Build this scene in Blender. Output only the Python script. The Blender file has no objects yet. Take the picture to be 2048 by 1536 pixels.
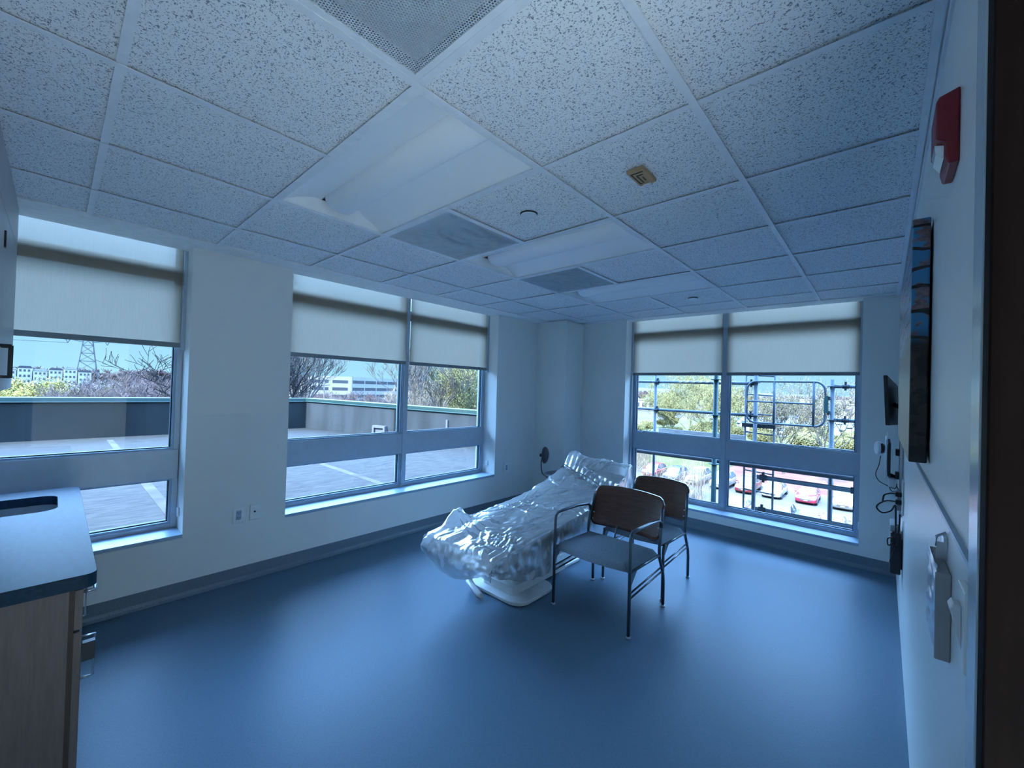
import bpy, bmesh, math, random
from mathutils import Vector, Matrix, noise

sc = bpy.context.scene
COL = sc.collection
PI = math.pi

# ------------------------------------------------------------------ camera
CAM_F, CAM_YAW, CAM_PITCH, CAM_ROLL = 823.98, 0.7339, 0.0117, 0.0303
CAM_LOC = Vector((0.4552, -0.1023, 1.490))
cam_d = bpy.data.cameras.new('camera')
cam = bpy.data.objects.new('camera', cam_d)
COL.objects.link(cam)
cam_d.sensor_fit = 'HORIZONTAL'
cam_d.sensor_width = 36.0
cam_d.lens = 36.0 * CAM_F / 2048.0
cam_d.clip_start = 0.01
cam_d.clip_end = 3000
fwd = Vector((-math.sin(CAM_YAW) * math.cos(CAM_PITCH), math.cos(CAM_YAW) * math.cos(CAM_PITCH), math.sin(CAM_PITCH)))
rt = Vector((math.cos(CAM_YAW), math.sin(CAM_YAW), 0))
up = rt.cross(fwd)
r2 = rt * math.cos(CAM_ROLL) + up * math.sin(CAM_ROLL)
u2 = -rt * math.sin(CAM_ROLL) + up * math.cos(CAM_ROLL)
cam.matrix_world = Matrix(((r2.x, u2.x, -fwd.x, CAM_LOC.x), (r2.y, u2.y, -fwd.y, CAM_LOC.y), (r2.z, u2.z, -fwd.z, CAM_LOC.z), (0, 0, 0, 1)))
sc.camera = cam

# ------------------------------------------------------------------ sky, sun, exposure
SKY_HORIZON = (0.42, 0.78, 1.0)
SKY_MID = (0.30, 0.56, 1.0)
SKY_TOP = (0.27, 0.50, 0.98)
world = bpy.data.worlds.new('world')
sc.world = world
world.use_nodes = True
wn = world.node_tree.nodes
wl = world.node_tree.links
for n in list(wn):
    wn.remove(n)
w_out = wn.new('ShaderNodeOutputWorld')
w_bg = wn.new('ShaderNodeBackground')
w_tc = wn.new('ShaderNodeTexCoord')
w_sep = wn.new('ShaderNodeSeparateXYZ')
w_cr = wn.new('ShaderNodeValToRGB')
w_st = wn.new('ShaderNodeMapRange')
wl.new(w_tc.outputs['Generated'], w_sep.inputs[0])
wl.new(w_sep.outputs['Z'], w_cr.inputs[0])
el = w_cr.color_ramp.elements
el[0].position = 0.0
el[0].color = SKY_HORIZON + (1,)
el[1].position = 0.75
el[1].color = SKY_TOP + (1,)
e = el.new(0.25)
e.color = SKY_MID + (1,)
wl.new(w_sep.outputs['Z'], w_st.inputs['Value'])
w_st.inputs['From Min'].default_value = 0.16
w_st.inputs['From Max'].default_value = 0.62
w_st.inputs['To Min'].default_value = 0.41
w_st.inputs['To Max'].default_value = 16.0
wl.new(w_cr.outputs[0], w_bg.inputs['Color'])
wl.new(w_st.outputs[0], w_bg.inputs['Strength'])
wl.new(w_bg.outputs[0], w_out.inputs[0])

sun_d = bpy.data.lights.new('sun', 'SUN')
sun_d.energy = 15.0
sun_d.angle = math.radians(0.6)
sun_d.color = (1.0, 0.95, 0.86)
sun = bpy.data.objects.new('sun', sun_d)
COL.objects.link(sun)
sun_dir = Vector((0.0, 0.72, -0.70)).normalized()
sun.rotation_euler = sun_dir.to_track_quat('-Z', 'Y').to_euler()
sun.location = (2, -30, 40)

FILL_LAMP_W = 35.0
BOUNCE_SPOT_W = 640.0      # lamps added in the unseen corridor, only to brighten the room
sc.view_settings.view_transform = 'Standard'
sc.view_settings.look = 'None'
sc.view_settings.gamma = 1
sc.view_settings.use_curve_mapping = False
sc.view_settings.exposure = 1.47

# ------------------------------------------------------------------ helpers
def s2l(c):
    return tuple(((v / 255.0) / 12.92 if v / 255.0 <= 0.04045 else ((v / 255.0 + 0.055) / 1.055) ** 2.4) for v in c)

class MB:
    """collects shapes for ONE mesh object"""
    def __init__(s):
        s.v = []; s.f = []; s.sm = []
    def add(s, vs, fs, smooth=False):
        o = len(s.v)
        s.v += [tuple(v) for v in vs]
        s.f += [tuple(i + o for i in f) for f in fs]
        s.sm += [smooth] * len(fs)
        return s
    def box(s, a, b, M=None):
        x0, y0, z0 = a; x1, y1, z1 = b
        vs = [Vector(p) for p in ((x0, y0, z0), (x1, y0, z0), (x1, y1, z0), (x0, y1, z0), (x0, y0, z1), (x1, y0, z1), (x1, y1, z1), (x0, y1, z1))]
        if M is not None:
            vs = [M @ v for v in vs]
        return s.add(vs, [(0, 3, 2, 1), (4, 5, 6, 7), (0, 1, 5, 4), (1, 2, 6, 5), (2, 3, 7, 6), (3, 0, 4, 7)])
    def tube(s, pts, r, n=8, cap=True, flat=1.0):
        pts = [Vector(p) for p in pts]
        rr = r if isinstance(r, (list, tuple)) else [r] * len(pts)
        o = len(s.v)
        ref = None
        m = len(pts)
        for i, p in enumerate(pts):
            t = (pts[min(i + 1, m - 1)] - pts[max(i - 1, 0)])
            if t.length < 1e-9:
                t = Vector((0, 0, 1))
            t.normalize()
            if ref is None:
                ref = Vector((0, 0, 1)) if abs(t.z) < 0.9 else Vector((1, 0, 0))
            a = t.cross(ref)
            if a.length < 1e-5:
                a = t.cross(Vector((1, 0, 0)))
            a.normalize()
            b = t.cross(a).normalized()
            ref = -b if False else ref
            for k in range(n):
                an = 2 * PI * k / n
                s.v.append(tuple(p + a * (math.cos(an) * rr[i]) + b * (math.sin(an) * rr[i] * flat)))
        for i in range(m - 1):
            for k in range(n):
                k2 = (k + 1) % n
                s.f.append((o + i * n + k, o + i * n + k2, o + (i + 1) * n + k2, o + (i + 1) * n + k)); s.sm.append(n > 4)
        if cap:
            s.f.append(tuple(o + k for k in reversed(range(n)))); s.sm.append(False)
            s.f.append(tuple(o + (m - 1) * n + k for k in range(n))); s.sm.append(False)
        return s
    def prism(s, poly, axis, a, b, smooth=False):
        """poly: 2D points, extruded along axis 0/1/2 between a and b"""
        def mk(u, v, w):
            return (w, u, v) if axis == 0 else ((u, w, v) if axis == 1 else (u, v, w))
        n = len(poly)
        vs = [mk(u, v, a) for u, v in poly] + [mk(u, v, b) for u, v in poly]
        o = len(s.v)
        s.v += vs
        for k in range(n):
            k2 = (k + 1) % n
            s.f.append((o + k, o + k2, o + n + k2, o + n + k)); s.sm.append(smooth)
        s.f.append(tuple(o + k for k in reversed(range(n)))); s.sm.append(False)
        s.f.append(tuple(o + n + k for k in range(n))); s.sm.append(False)
        return s
    def lathe(s, prof, c, n=24, M=None, smooth=True):
        o = len(s.v)
        for r, z in prof:
            for k in range(n):
                a = 2 * PI * k / n
                v = Vector((r * math.cos(a), r * math.sin(a), z))
                if M is not None:
                    v = M @ v
                s.v.append(tuple(v + Vector(c)))
        for i in range(len(prof) - 1):
            for k in range(n):
                k2 = (k + 1) % n
                s.f.append((o + i * n + k, o + i * n + k2, o + (i + 1) * n + k2, o + (i + 1) * n + k)); s.sm.append(smooth)
        s.f.append(tuple(o + k for k in reversed(range(n)))); s.sm.append(False)
        m = len(prof) - 1
        s.f.append(tuple(o + m * n + k for k in range(n))); s.sm.append(False)
        return s
    def grid(s, nu, nv, fn, smooth=True):
        o = len(s.v)
        for i in range(nu + 1):
            for j in range(nv + 1):
                s.v.append(tuple(fn(i / nu, j / nv)))
        for i in range(nu):
            for j in range(nv):
                s.f.append((o + i * (nv + 1) + j, o + (i + 1) * (nv + 1) + j, o + (i + 1) * (nv + 1) + j + 1, o + i * (nv + 1) + j + 1)); s.sm.append(smooth)
        return s
    def build(s, name, mat, parent=None, bevel=0, seg=2, fix=True, local=False, subsurf=0):
        me = bpy.data.meshes.new(name)
        me.from_pydata(s.v, [], s.f)
        me.polygons.foreach_set('use_smooth', s.sm)
        if mat is not None:
            me.materials.append(mat)
        me.update()
        if fix:
            bm = bmesh.new(); bm.from_mesh(me)
            bmesh.ops.recalc_face_normals(bm, faces=bm.faces)
            bm.to_mesh(me); bm.free()
        ob = bpy.data.objects.new(name, me)
        COL.objects.link(ob)
        if parent is not None:
            ob.parent = parent
            if not local:
                p = parent; T = Vector(p.location)
                while p.parent is not None:
                    p = p.parent
                    if p.type == 'EMPTY':
                        T = Vector(p.location)
                # children are written in world coordinates: undo the root's translation
                root = parent
                if root.type == 'EMPTY':
                    ob.matrix_parent_inverse = Matrix.Translation(-Vector(root.location))
        if bevel:
            m = ob.modifiers.new('bevel', 'BEVEL'); m.width = bevel; m.segments = seg; m.limit_method = 'ANGLE'; m.angle_limit = math.radians(40)
        if subsurf:
            m = ob.modifiers.new('sub', 'SUBSURF'); m.levels = subsurf; m.render_levels = subsurf
        return ob

def tag(o, label, cat, group=None, kind=None):
    if label: o['label'] = label
    if cat: o['category'] = cat
    if group: o['group'] = group
    if kind: o['kind'] = kind
    return o

def thing(name, loc, label, cat, group=None):
    o = bpy.data.objects.new(name, None)
    COL.objects.link(o)
    o.location = loc
    o.empty_display_size = 0.1
    return tag(o, label, cat, group)

def struct(o):
    o['kind'] = 'structure'
    return o

def copy_tree(o, parent=None):
    c = o.copy(); COL.objects.link(c)
    if parent is not None: c.parent = parent
    for ch in KIDS(o):
        copy_tree(ch, c)
    return c
def KIDS(o):
    return [x for x in COL.objects if x.parent == o]

def rrect(x0, y0, x1, y1, r, n=5):
    pts = []
    for cx, cy, a0 in ((x1 - r, y0 + r, -90), (x1 - r, y1 - r, 0), (x0 + r, y1 - r, 90), (x0 + r, y0 + r, 180)):
        for k in range(n + 1):
            a = math.radians(a0 + 90 * k / n)
            pts.append((cx + r * math.cos(a), cy + r * math.sin(a)))
    return pts

def smooth_path(pts, n=8):
    P = [Vector(p) for p in pts]
    P = [P[0]] + P + [P[-1]]
    out = []
    for i in range(1, len(P) - 2):
        for k in range(n):
            t = k / n
            a, b, c, d = P[i - 1], P[i], P[i + 1], P[i + 2]
            out.append(0.5 * ((2 * b) + (c - a) * t + (2 * a - 5 * b + 4 * c - d) * t * t + (3 * b - a - 3 * c + d) * t ** 3))
    out.append(P[-2])
    return out

# ------------------------------------------------------------------ materials
def newmat(name):
    m = bpy.data.materials.new(name); m.use_nodes = True
    nt = m.node_tree
    for n in list(nt.nodes): nt.nodes.remove(n)
    out = nt.nodes.new('ShaderNodeOutputMaterial')
    return m, nt, out

def mat(name, col, rough=0.5, metal=0.0, spec=0.5, var=0.0, vscale=20.0, bump=0.0, bscale=200.0, stretch=None, col2=None, coat=0.0):
    """principled with a procedural noise on colour / bump"""
    m, nt, out = newmat(name)
    N, L = nt.nodes, nt.links
    p = N.new('ShaderNodeBsdfPrincipled')
    p.inputs['Roughness'].default_value = rough
    p.inputs['Metallic'].default_value = metal
    p.inputs['Specular IOR Level'].default_value = spec
    if coat:
        p.inputs['Coat Weight'].default_value = coat
        p.inputs['Coat Roughness'].default_value = 0.1
    L.new(p.outputs[0], out.inputs[0])
    tc = N.new('ShaderNodeTexCoord'); mp = N.new('ShaderNodeMapping')
    L.new(tc.outputs['Object'], mp.inputs[0])
    if stretch: mp.inputs['Scale'].default_value = stretch
    nz = N.new('ShaderNodeTexNoise'); nz.inputs['Scale'].default_value = vscale; nz.inputs['Detail'].default_value = 4
    L.new(mp.outputs[0], nz.inputs['Vector'])
    mx = N.new('ShaderNodeMix'); mx.data_type = 'RGBA'
    c = tuple(col)
    if col2 is None:
        v = var if var else 0.04
        a = tuple(max(0, x * (1 - v)) for x in c); b = tuple(min(1, x * (1 + v)) for x in c)
    else:
        a, b = c, tuple(col2)
    mx.inputs['A'].default_value = a + (1,); mx.inputs['B'].default_value = b + (1,)
    cr = N.new('ShaderNodeMapRange'); cr.inputs['From Min'].default_value = 0.35; cr.inputs['From Max'].default_value = 0.65
    L.new(nz.outputs['Fac'], cr.inputs['Value'])
    L.new(cr.outputs[0], mx.inputs['Factor'])
    L.new(mx.outputs['Result'], p.inputs['Base Color'])
    if bump:
        n2 = N.new('ShaderNodeTexNoise'); n2.inputs['Scale'].default_value = bscale; n2.inputs['Detail'].default_value = 2
        L.new(mp.outputs[0], n2.inputs['Vector'])
        bp = N.new('ShaderNodeBump'); bp.inputs['Strength'].default_value = bump; bp.inputs['Distance'].default_value = 0.002
        L.new(n2.outputs['Fac'], bp.inputs['Height']); L.new(bp.outputs[0], p.inputs['Normal'])
    return m

M = {}
M['wall'] = mat('wall_paint', (0.80, 0.82, 0.79), 0.42, spec=0.4, var=0.008, vscale=6, bump=0.05, bscale=350)
M['wains'] = mat('wall_protection_sheet', (0.78, 0.81, 0.79), 0.34, spec=0.45, var=0.008, vscale=6, bump=0.03, bscale=500)
M['trim_gap'] = mat('sheet_edge', (0.30, 0.36, 0.38), 0.35)
M['base'] = mat('cove_base', (0.15, 0.20, 0.25), 0.4, var=0.12, vscale=150)
M['gyp'] = mat('ceiling_gypsum', (0.84, 0.86, 0.86), 0.8)
M['white'] = mat('white_enamel', (0.72, 0.76, 0.80), 0.45)
M['refl'] = mat('troffer_white', (0.92, 0.95, 0.97), 0.5, var=0.005)
M['tbar'] = mat('grid_white', (0.78, 0.82, 0.86), 0.45)
M['frame'] = mat('window_aluminium', (0.42, 0.50, 0.58), 0.4, metal=0.25, var=0.03)
M['gasket'] = mat('rubber_gasket', (0.03, 0.05, 0.07), 0.6)
M['sill'] = mat('sill_white', (0.32, 0.46, 0.60), 0.35)
M['counter'] = mat('solid_surface_top', (0.012, 0.038, 0.070), 0.42, spec=0.08, col2=(0.018, 0.050, 0.088), vscale=14, stretch=(1, 5, 5))
M['lamin'] = mat('wood_laminate', (0.12, 0.09, 0.085), 0.5, col2=(0.145, 0.11, 0.105), vscale=9, stretch=(14, 14, 1))
M['lamin_l'] = mat('pale_laminate', (0.40, 0.42, 0.42), 0.45, var=0.05, vscale=9, stretch=(14, 14, 1))
M['dark'] = mat('dark_metal', (0.02, 0.025, 0.03), 0.45, metal=0.3)
M['black'] = mat('black_plastic', (0.012, 0.013, 0.016), 0.4)
M['steel'] = mat('brushed_steel', (0.55, 0.60, 0.65), 0.3, metal=0.9)
M['chairmetal'] = mat('chair_frame_metal', (0.10, 0.125, 0.15), 0.32, metal=0.7)
M['walnut'] = mat('walnut_ply', (0.075, 0.028, 0.016), 0.24, col2=(0.11, 0.044, 0.026), vscale=6, stretch=(2, 2, 18), spec=0.6, coat=0.6)
M['fabric'] = mat('seat_fabric', (0.11, 0.15, 0.19), 0.9, col2=(0.20, 0.25, 0.30), vscale=260, bump=0.4, bscale=500)
M['vinyl'] = mat('taupe_vinyl', (0.20, 0.20, 0.20), 0.4)
M['stoolv'] = mat('stool_vinyl', (0.06, 0.06, 0.08), 0.35)
M['basewhite'] = mat('chair_base_enamel', (0.62, 0.64, 0.64), 0.35)
M['red'] = mat('alarm_red', (0.22, 0.005, 0.015), 0.4)
M['doorwood'] = mat('dark_door_veneer', (0.008, 0.0045, 0.004), 0.7, spec=0.05, col2=(0.012, 0.007, 0.006), vscale=5, stretch=(10, 10, 1))
M['jamb'] = mat('door_frame_paint', (0.46, 0.52, 0.54), 0.25, spec=0.6)
M['ochre'] = mat('ochre_plate', (0.42, 0.27, 0.13), 0.5)
M['brown'] = mat('dark_groove', (0.05, 0.03, 0.02), 0.6)
M['scaf'] = mat('galvanised_tube', (0.024, 0.036, 0.048), 0.5, spec=0.25, var=0.15, vscale=15)
M['scafg'] = mat('green_painted_tube', (0.006, 0.030, 0.032), 0.5, spec=0.2, var=0.15)
M['coupler'] = mat('coupler_dark', (0.006, 0.009, 0.012), 0.5, spec=0.15)
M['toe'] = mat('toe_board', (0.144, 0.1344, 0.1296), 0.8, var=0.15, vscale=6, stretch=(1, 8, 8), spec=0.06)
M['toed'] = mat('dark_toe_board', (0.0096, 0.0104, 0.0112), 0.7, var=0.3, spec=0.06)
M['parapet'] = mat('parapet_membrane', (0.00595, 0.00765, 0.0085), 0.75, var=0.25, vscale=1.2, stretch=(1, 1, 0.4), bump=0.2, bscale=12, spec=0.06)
M['parapet2'] = mat('parapet_membrane_lit', (0.01473, 0.0186, 0.02248), 0.7, var=0.22, vscale=2.0, stretch=(1, 1, 0.25), spec=0.06)  # paler membrane copy, the sunlight on it put into the colour
M['cap'] = mat('green_metal_coping', (0.008, 0.024, 0.024), 0.35, metal=0.2, var=0.06, vscale=1)
M['grassm'] = mat('spring_grass', (0.03128, 0.03536, 0.01232), 0.95, col2=(0.04784, 0.04488, 0.02112), vscale=0.4, spec=0.06)
M['mulch'] = mat('mulch_bank', (0.06165, 0.02864, 0.0234), 0.95, col2=(0.08533, 0.04212, 0.03432), vscale=0.5, spec=0.06)
M['asph'] = mat('pale_asphalt', (0.04624, 0.0476, 0.0476), 0.9, col2=(0.05712, 0.05848, 0.05848), vscale=0.25, spec=0.06)
M['line'] = mat('road_paint', (0.068, 0.068, 0.064), 0.8, spec=0.06)
M['kerb'] = mat('kerb_concrete', (0.088, 0.0848, 0.0768), 0.9, spec=0.06)
M['leaflitter'] = mat('woodland_floor', (0.032, 0.0272, 0.024), 0.95, col2=(0.048, 0.04, 0.0336), vscale=0.06, spec=0.06)
M['twig'] = mat('bare_twigs_brown', (0.05168, 0.03952, 0.03952), 0.9, var=0.3, vscale=0.5, spec=0.06)
M['twigd'] = mat('bare_branch_dark', (0.0112, 0.012, 0.0136), 0.9, var=0.2, vscale=0.6, spec=0.06)
M['twigg'] = mat('budding_twigs', (0.0816, 0.07888, 0.03808), 0.9, var=0.3, vscale=0.6, spec=0.06)
M['twigp'] = mat('pale_stems', (0.096, 0.08064, 0.06528), 0.9, var=0.25, vscale=2, spec=0.06)
M['bark'] = mat('grey_bark', (0.0512, 0.04864, 0.04608), 0.9, var=0.2, vscale=1, spec=0.06)
M['yel'] = mat('yellow_blossom', (0.12, 0.1008, 0.0288), 0.9, var=0.3, vscale=0.8, spec=0.06)
M['bud'] = mat('olive_buds', (0.08976, 0.08976, 0.0408), 0.9, var=0.3, vscale=0.8, spec=0.06)
M['hill'] = mat('wooded_hill', (0.032, 0.0384, 0.0448), 1.0, col2=(0.0448, 0.0496, 0.0544), vscale=0.03, spec=0.06)
M['bwhite'] = mat('pale_concrete', (0.1141, 0.1122, 0.1067), 0.9, var=0.05, vscale=0.1, spec=0.06)
M['bgrey'] = mat('grey_cladding', (0.35, 0.36, 0.38), 0.9, var=0.08, vscale=0.2)
M['bgreyo'] = mat('outdoor_grey', (0.05, 0.055, 0.065), 0.9, spec=0.06)
M['house'] = mat('house_render', (0.17, 0.165, 0.155), 0.9, spec=0.06)
M['bwin'] = mat('dark_openings', (0.012, 0.014, 0.018), 0.4)
M['broof'] = mat('grey_roof', (0.0224, 0.024, 0.0288), 0.9, spec=0.06)
M['brick'] = mat('pink_brick', (0.0672, 0.048, 0.0432), 0.9, var=0.1, vscale=2, spec=0.06)
M['pylon'] = mat('galvanised_lattice', (0.010, 0.018, 0.028), 0.7, spec=0.1)
M['cglass'] = mat('car_glass', (0.02, 0.03, 0.04), 0.08, spec=0.8)
M['tyre'] = mat('tyre_rubber', (0.015, 0.015, 0.017), 0.85)
M['lamp'] = mat('headlamp_lens', (0.16, 0.165, 0.17), 0.1, spec=0.8)
M['grille'] = mat('car_grille', (0.02, 0.02, 0.025), 0.5)
M['plug'] = mat('plate_ivory', (0.80, 0.84, 0.84), 0.4)

def floor_mat():
    m, nt, out = newmat('sheet_vinyl_floor')
    N, L = nt.nodes, nt.links
    p = N.new('ShaderNodeBsdfPrincipled'); L.new(p.outputs[0], out.inputs[0])
    tc = N.new('ShaderNodeTexCoord')
    def nz(scale, st, det=3):
        mp = N.new('ShaderNodeMapping'); mp.inputs['Scale'].default_value = st
        L.new(tc.outputs['Object'], mp.inputs[0])
        n = N.new('ShaderNodeTexNoise'); n.inputs['Scale'].default_value = scale; n.inputs['Detail'].default_value = det
        L.new(mp.outputs[0], n.inputs['Vector']); return n.outputs['Fac']
    a = nz(90, (1, 6, 1)); b = nz(90, (6, 1, 1))
    ad = N.new('ShaderNodeMath'); ad.operation = 'ADD'; L.new(a, ad.inputs[0]); L.new(b, ad.inputs[1])
    mr = N.new('ShaderNodeMapRange'); mr.inputs['From Min'].default_value = 0.75; mr.inputs['From Max'].default_value = 1.25
    L.new(ad.outputs[0], mr.inputs['Value'])
    mx = N.new('ShaderNodeMix'); mx.data_type = 'RGBA'
    mx.inputs['A'].default_value = (0.085, 0.145, 0.205, 1); mx.inputs['B'].default_value = (0.12, 0.19, 0.255, 1)
    L.new(mr.outputs[0], mx.inputs['Factor']); L.new(mx.outputs['Result'], p.inputs['Base Color'])
    p.inputs['Roughness'].default_value = 0.38
    p.inputs['Specular IOR Level'].default_value = 0.075
    n2 = nz(420, (1, 1, 1), 1)
    bp = N.new('ShaderNodeBump'); bp.inputs['Strength'].default_value = 0.10; bp.inputs['Distance'].default_value = 0.001
    L.new(n2, bp.inputs['Height']); L.new(bp.outputs[0], p.inputs['Normal'])
    return m
M['floor'] = floor_mat()

def tile_mat():
    m, nt, out = newmat('fissured_ceiling_tile')
    N, L = nt.nodes, nt.links
    p = N.new('ShaderNodeBsdfPrincipled'); L.new(p.outputs[0], out.inputs[0])
    p.inputs['Roughness'].default_value = 0.9; p.inputs['Specular IOR Level'].default_value = 0.1
    tc = N.new('ShaderNodeTexCoord')
    n1 = N.new('ShaderNodeTexNoise'); n1.inputs['Scale'].default_value = 165; n1.inputs['Detail'].default_value = 1.5; n1.inputs['Distortion'].default_value = 0.6
    L.new(tc.outputs['Object'], n1.inputs['Vector'])
    r1 = N.new('ShaderNodeMapRange'); r1.inputs['From Min'].default_value = 0.60; r1.inputs['From Max'].default_value = 0.655
    L.new(n1.outputs['Fac'], r1.inputs['Value'])
    n2 = N.new('ShaderNodeTexNoise'); n2.inputs['Scale'].default_value = 230; n2.inputs['Detail'].default_value = 0
    L.new(tc.outputs['Object'], n2.inputs['Vector'])
    r2_ = N.new('ShaderNodeMapRange'); r2_.inputs['From Min'].default_value = 0.70; r2_.inputs['From Max'].default_value = 0.74
    L.new(n2.outputs['Fac'], r2_.inputs['Value'])
    mxm = N.new('ShaderNodeMath'); mxm.operation = 'MAXIMUM'; L.new(r1.outputs[0], mxm.inputs[0]); L.new(r2_.outputs[0], mxm.inputs[1])
    mx = N.new('ShaderNodeMix'); mx.data_type = 'RGBA'
    mx.inputs['A'].default_value = (0.86, 0.88, 0.89, 1); mx.inputs['B'].default_value = (0.26, 0.31, 0.36, 1)
    L.new(mxm.outputs[0], mx.inputs['Factor']); L.new(mx.outputs['Result'], p.inputs['Base Color'])
    inv = N.new('ShaderNodeMath'); inv.operation = 'SUBTRACT'; inv.inputs[0].default_value = 1; L.new(mxm.outputs[0], inv.inputs[1])
    bp = N.new('ShaderNodeBump'); bp.inputs['Strength'].default_value = 0.5; bp.inputs['Distance'].default_value = 0.003
    L.new(inv.outputs[0], bp.inputs['Height']); L.new(bp.outputs[0], p.inputs['Normal'])
    return m
M['tile'] = tile_mat()

def glass_mat():
    m, nt, out = newmat('window_glass')
    N, L = nt.nodes, nt.links
    t = N.new('ShaderNodeBsdfTransparent'); t.inputs[0].default_value = (0.93, 0.97, 0.96, 1)
    g = N.new('ShaderNodeBsdfGlossy'); g.inputs['Roughness'].default_value = 0.0
    fr = N.new('ShaderNodeFresnel'); fr.inputs[0].default_value = 1.3
    mx = N.new('ShaderNodeMixShader'); L.new(fr.outputs[0], mx.inputs[0]); L.new(t.outputs[0], mx.inputs[1]); L.new(g.outputs[0], mx.inputs[2])
    L.new(mx.outputs[0], out.inputs[0])
    return m
M['glass'] = glass_mat()

def shade_mat():
    m, nt, out = newmat('roller_shade_fabric')
    N, L = nt.nodes, nt.links
    tc = N.new('ShaderNodeTexCoord'); mp = N.new('ShaderNodeMapping'); mp.inputs['Scale'].default_value = (60, 60, 2)
    L.new(tc.outputs['Object'], mp.inputs[0])
    nz = N.new('ShaderNodeTexNoise'); nz.inputs['Scale'].default_value = 4; L.new(mp.outputs[0], nz.inputs['Vector'])
    mx = N.new('ShaderNodeMix'); mx.data_type = 'RGBA'; L.new(nz.outputs['Fac'], mx.inputs['Factor'])
    mx.inputs['A'].default_value = (0.29, 0.235, 0.175, 1); mx.inputs['B'].default_value = (0.34, 0.28, 0.215, 1)
    t = N.new('ShaderNodeBsdfTransparent'); t.inputs[0].default_value = (1, 1, 1, 1)
    tl = N.new('ShaderNodeBsdfTranslucent'); L.new(mx.outputs['Result'], tl.inputs[0])
    d = N.new('ShaderNodeBsdfDiffuse'); L.new(mx.outputs['Result'], d.inputs[0])
    m1 = N.new('ShaderNodeMixShader'); m1.inputs[0].default_value = 0.5; L.new(tl.outputs[0], m1.inputs[1]); L.new(d.outputs[0], m1.inputs[2])
    m2 = N.new('ShaderNodeMixShader'); m2.inputs[0].default_value = 0.05; L.new(m1.outputs[0], m2.inputs[1]); L.new(t.outputs[0], m2.inputs[2])
    L.new(m2.outputs[0], out.inputs[0])
    return m
M['shade'] = shade_mat()
M['hem'] = mat('shade_hem_bar', (0.22, 0.25, 0.27), 0.6)

def plastic_mat(name, tr=0.32, milk=(0.80, 0.86, 0.92), bscale=14, gl=0.30):
    m, nt, out = newmat(name)
    N, L = nt.nodes, nt.links
    tc = N.new('ShaderNodeTexCoord')
    nz = N.new('ShaderNodeTexNoise'); nz.inputs['Scale'].default_value = bscale; nz.inputs['Detail'].default_value = 3; nz.inputs['Distortion'].default_value = 2.2
    L.new(tc.outputs['Object'], nz.inputs['Vector'])
    bp = N.new('ShaderNodeBump'); bp.inputs['Strength'].default_value = 0.22; bp.inputs['Distance'].default_value = 0.004
    L.new(nz.outputs['Fac'], bp.inputs['Height'])
    t = N.new('ShaderNodeBsdfTransparent'); t.inputs[0].default_value = (0.96, 0.98, 1, 1)
    tl = N.new('ShaderNodeBsdfTranslucent'); tl.inputs[0].default_value = milk + (1,)
    d = N.new('ShaderNodeBsdfDiffuse'); d.inputs[0].default_value = milk + (1,); L.new(bp.outputs[0], d.inputs['Normal'])
    g = N.new('ShaderNodeBsdfGlossy'); g.inputs['Roughness'].default_value = 0.20; L.new(bp.outputs[0], g.inputs['Normal'])
    fr = N.new('ShaderNodeLayerWeight'); fr.inputs[0].default_value = 0.25; L.new(bp.outputs[0], fr.inputs['Normal'])
    fm = N.new('ShaderNodeMath'); fm.operation = 'MULTIPLY_ADD'; L.new(fr.outputs['Fresnel'], fm.inputs[0]); fm.inputs[1].default_value = gl; fm.inputs[2].default_value = 0.03
    m1 = N.new('ShaderNodeMixShader'); m1.inputs[0].default_value = 0.6; L.new(tl.outputs[0], m1.inputs[1]); L.new(d.outputs[0], m1.inputs[2])
    m2 = N.new('ShaderNodeMixShader'); m2.inputs[0].default_value = 1 - tr; L.new(t.outputs[0], m2.inputs[1]); L.new(m1.outputs[0], m2.inputs[2])
    m3 = N.new('ShaderNodeMixShader'); L.new(fm.outputs[0], m3.inputs[0]); L.new(m2.outputs[0], m3.inputs[1]); L.new(g.outputs[0], m3.inputs[2])
    L.new(m3.outputs[0], out.inputs[0])
    return m
M['sheet'] = plastic_mat('clear_plastic_sheet', 0.50, (0.93, 0.96, 0.98), 22, 0.5)
M['film'] = plastic_mat('taped_film', 0.60, (0.7, 0.75, 0.8), 9, .15)

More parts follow.
